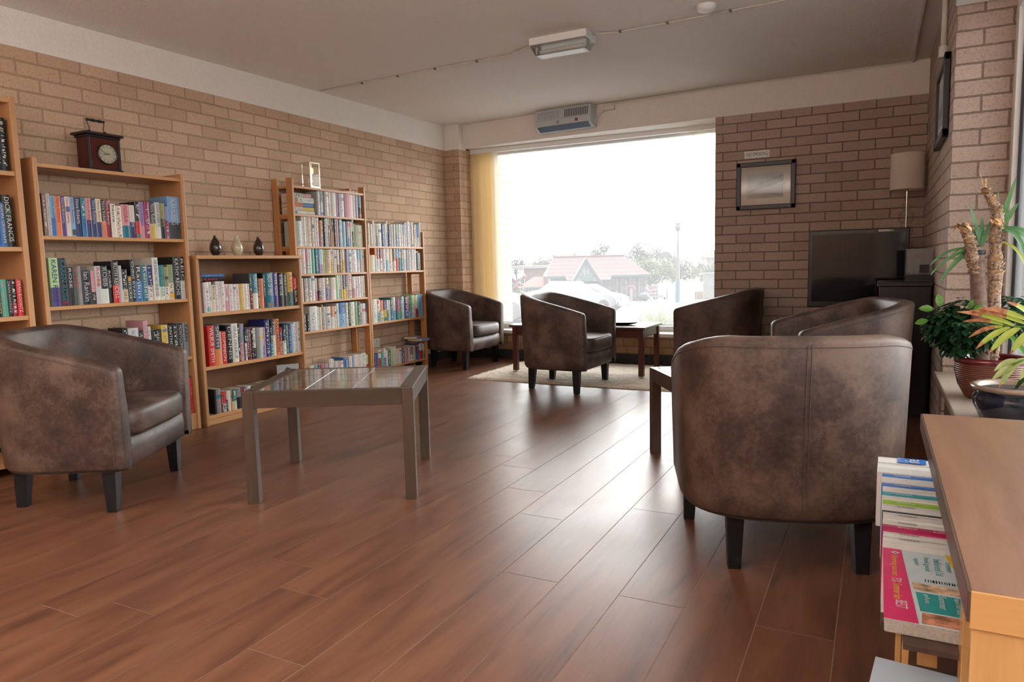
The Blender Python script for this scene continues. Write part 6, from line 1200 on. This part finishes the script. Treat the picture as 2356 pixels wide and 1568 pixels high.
# trees and bushes
def tree(name, label, loc, H, R, tr, mat, seed, dens=900, ls=0.30, sq=0.75, group='trees behind the tea room'):
    r_ = random.Random(seed); t = thing(name, label, 'tree' if tr > 0 else 'bush', loc, 0, group)
    cz_ = H - R*sq
    if tr > 0:
        b = MB(); b.tube([(0, 0, 0), (0.1*R, 0, cz_*0.5), (0, 0, cz_)], [tr, tr*0.75, tr*0.5], 8)
        for k in range(9): a = k*2.4; b.tube([(0, 0, cz_*0.55+k*cz_*0.04), (R*0.4*math.cos(a), R*0.4*math.sin(a), cz_), (R*0.75*math.cos(a), R*0.75*math.sin(a), cz_+R*0.35*math.sin(k))], [tr*0.4, tr*0.25, tr*0.08], 5)
        b.build('trunk', plain('outdoor_bark', (0.05, 0.04, 0.035), 0.9), t)
    cls = [(Vector((r_.gauss(0, 0.34)*R, r_.gauss(0, 0.34)*R, cz_ + r_.gauss(0, 0.30)*R*sq)), R*r_.uniform(0.28, 0.5)) for _ in range(14)]
    b = MB(); dens = int(dens*2.2); ls *= 0.72
    for k in range(dens):
        c, cr = cls[k % 14]; v = Vector((r_.gauss(0, 1), r_.gauss(0, 1), r_.gauss(0, 1))).normalized()*cr*r_.uniform(0.5, 1); p = c+v
        if p.z < 0.1: p.z = 0.1+r_.random()*0.3
        u = Vector((r_.gauss(0, 1), r_.gauss(0, 1), r_.gauss(0, 1))).normalized(); w_ = u.cross(v.normalized()+Vector((0, 0, 0.3))).normalized(); s_ = ls*r_.uniform(0.6, 1.2)
        b.add([p-u*s_, p-w_*s_*0.6, p+u*s_, p+w_*s_*0.6], [(0, 1, 2, 3)])
    b.build('foliage', mat, t); return t
TG = leaf_mat('outdoor_green', (0.035, 0.055, 0.03), (0.06, 0.085, 0.045), 0.7, 0.6); TL = leaf_mat('outdoor_light_green', (0.085, 0.13, 0.04), (0.13, 0.17, 0.06), 0.7, 0.6); TA = leaf_mat('outdoor_autumn', (0.11, 0.085, 0.04), (0.15, 0.12, 0.05), 0.7, 0.6); TK = leaf_mat('outdoor_thin_dark', (0.04, 0.045, 0.035), (0.06, 0.065, 0.05), 0.7, 0.6)
tree('tree', 'thin dark open-crowned tree at far left beyond the brick hall', (-55.3, 110.3, -4.0), 7.2, 2.6, 0.18, TK, 1, 520, 0.20)
tree('tree', 'low autumn-coloured tree above the brick hall roof', (-60.0, 132, -3.0), 6.3, 3.2, 0.2, TA, 2, 900, 0.34)
tree('tree', 'grey-green tree just left of the tea room roof', (-56.5, 134, -3.0), 6.3, 3.6, 0.2, TG, 3, 1000, 0.36)
tree('tree', 'leafy crown showing above the middle of the tea room ridge', (-38.0, 108.5, -3.9), 7.6, 3.4, 0.2, TG, 4, 1100, 0.30)
tree('tree', 'small crown showing above the left of the tea room ridge', (-43.0, 107, -3.9), 6.6, 2.0, 0.2, TA, 14, 420, 0.26)
tree('tree', 'tall grey-green tree right of the tea room roof', (-31.8, 110.5, -3.9), 7.6, 3.4, 0.22, TG, 5, 1300, 0.30)
tree('bush', 'large bright green bush between the tea room and the van', (-24.6, 94.5, -3.9), 6.0, 3.3, 0, TL, 6, 1700, 0.26)
tree('bush', 'darker green bush behind the bright green one', (-24.5, 104, -3.9), 6.9, 4.2, 0, TG, 7, 1500, 0.32)
tree('bush', 'dark green shrubbery on the slope behind the lamp column', (-18.6, 104, -3.9), 5.4, 3.2, 0, TG, 8, 1200, 0.30)
tree('bush', 'yellow-green hedge at the far right of the view', (-12.8, 100, -3.9), 4.6, 3.6, 0, TL, 9, 1200, 0.30)
tree('bush', 'green bush beside the brick hall at far left', (-44.5, 92, -4), 3.6, 1.6, 0, TG, 10, 500, 0.22)
tree('bush', 'second green bush beyond the boundary wall at far left', (-47.5, 92, -4), 3.2, 1.5, 0, TG, 12, 400, 0.22)
# clump of long grass just outside the window
t = thing('grass_clump', 'clump of long yellow-green grass just outside the window', 'grass', (-1.0, 11.6, gz(11.6))); b = MB(); rg_ = random.Random(3)
for k in range(230):
    a = rg_.uniform(0, 2*PI); r0 = rg_.uniform(0, 0.5); strip_leaf(b, arc((r0*math.cos(a), r0*math.sin(a), 0), (math.cos(a)*rg_.uniform(0.1, 0.9), math.sin(a)*rg_.uniform(0.1, 0.9), 1), rg_.uniform(0.45, 0.95), rg_.uniform(0.6, 2.0), 6), 0.012)
b.build('blades', leaf_mat('outdoor_grass_blade', (0.16, 0.20, 0.05), (0.24, 0.27, 0.09), 0.6), t)
# street furniture
t = thing('lamp_column', 'tall brown lamp column with a blue base across the road', 'lamp post', (-11.1, 53.8, gz(54)), ROT)
MB().tube([(0, 0, 0), (0, 0, 1.9)], 0.21, 14).build('base', plain('blue_paint_column', (0.05, 0.13, 0.19), 0.5), t, smooth=True, ang=50)
MB().tube([(0, 0, 1.9), (0, 0, 6.0)], [0.17, 0.06], 12).build('column', plain('brown_column', (0.16, 0.11, 0.095), 0.6), t, smooth=True, ang=50)
MB().lathe([(0.05, 5.95), (0.22, 6.15), (0.28, 6.45), (0.20, 6.6), (0.30, 6.65), (0.1, 6.8)], seg=18).build('lantern', plain('grey_lantern', (0.16, 0.16, 0.17), 0.4), t, smooth=True, ang=50)
t = thing('street_light', 'slim pale street light on the slope behind the van', 'lamp post', (-27.4, 115, -3.4), ROT)
MB().tube([(0, 0, 0), (0, 0, 6.3)], 0.09, 8).build('column', plain('galvanised', (0.20, 0.20, 0.20), 0.5), t, smooth=True); MB().tube([(0, 0, 6.3), (-1.6, 0, 6.45)], 0.08, 6).build('arm', MATS['galvanised'], t)
t = thing('safety_railing', 'green metal railing beside the tea room', 'railing', (-15.85, 60.6, gz(61)), ROT+0.9)
for x in (0, 2.2, 4.4): MB().tube([(x, 0, 0), (x, 0, 1.1)], 0.05, 6).build('post', DG, t)
b = MB()
for z in (0.35, 0.7, 1.05): b.tube([(0, 0, z), (4.6, 0, z)], 0.03, 6)
b.build('rail', DG, t)
o = MB().box(-0.55, 0.55, 0, 0.04, 0, 1.2).build('banner', plain('pink_white_banner', (0.32, 0.14, 0.19), 0.6, noise=0.5, scale=3), loc=(-18.3, 71.4, gz(71)+0.35), rotz=ROT); tag(o, 'pink and white banner hanging at the end of the green railing', 'banner')
t = thing('bollard', 'red and white post on the pavement by the tea room', 'post', (-16.3, 57.2, gz(57)), ROT)
MB().box(-0.08, 0.14, -0.05, 0.05, 0, 1.2).build('white_post', LW, t); MB().tube([(-0.05, 0.1, 0.7), (-0.35, 0.1, 1.0), (-0.3, 0.1, 1.4), (0.2, 0.1, 1.45), (0.35, 0.1, 1.1), (0.1, 0.1, 0.7)], 0.09, 6).build('lifebuoy_holder', plain('signal_red', (0.30, 0.03, 0.035), 0.4), t)
b = MB(); b.blob((0, 0, 0.45), 0.42, sq=(1.2, 0.8, 1)); b.tube([(-0.4, 0, 0), (0.3, 0, 1.1)], 0.04, 6); b.tube([(0.6, 0, 0), (0.2, 0, 1.2)], 0.04, 6)
o = b.build('display_stand', plain('dark_goods', (0.05, 0.05, 0.07), 0.6, noise=0.5, scale=8), loc=(-15.1, 57.4, gz(57)), rotz=ROT); tag(o, 'dark stand of small goods on the pavement outside the tea room', 'stand')
t = thing('house', 'distant house with a curved roof on the hill', 'building', (-51.0, 192, -1.2), ROT)
MB().box(0, 3.4, 0, 5, 0, 3.2).build('wall', plain('distant_wall', (0.22, 0.20, 0.20), 0.9), t); MB().lathe([(1.85, -0.2), (1.85, 5.2)], seg=24, M=Matrix.Translation((1.7, 0, 3.0)) @ Matrix.Rotation(-PI/2, 4, 'X')).build('roof', plain('distant_roof', (0.20, 0.17, 0.17), 0.9), t)
t = thing('house', 'distant white house with a red roof at the far right of the view', 'building', (-27.4, 147, -2.0), ROT)
MB().box(-1, 3.5, 0, 5, 0, 3.4).build('wall', plain('distant_white', (0.26, 0.25, 0.25), 0.9), t); MB().add([(-1.3, -0.3, 3.4), (3.8, -0.3, 3.4), (3.8, 5.3, 3.4), (-1.3, 5.3, 3.4), (-0.5, 2.5, 5.0), (3.0, 2.5, 5.0)], [(0, 1, 5, 4), (1, 2, 5), (2, 3, 4, 5), (3, 0, 4)]).build('roof', RED, t)
o = MB().box(0, 7, 0, 0.25, 0, 0.9).build('low_wall', RBK, loc=(-14.3, 74.2, gz(74)), rotz=ROT-0.05); tag(o, 'low brick wall to the right of the white van', 'wall')
t = thing('bus_shelter', 'blue and white bus shelter at the right edge of the window view', 'shelter', (-11.6, 66.0, gz(66)), ROT)
b = MB()
for x in (0, 1.2, 2.4): b.box(x, x+0.1, 0, 0.1, 0, 2.6)
b.box(-0.1, 2.6, -0.1, 1.2, 2.6, 2.75); b.box(0, 2.4, 0, 0.08, 1.2, 1.3); b.build('frame', plain('shelter_blue', (0.06, 0.14, 0.20), 0.4), t)
MB().box(0.05, 2.4, 0.03, 0.06, 0.3, 2.6).build('pane', MATS['pale_reflecting_screen'], t)

flush_text()
# every separate thing carries the words that describe it
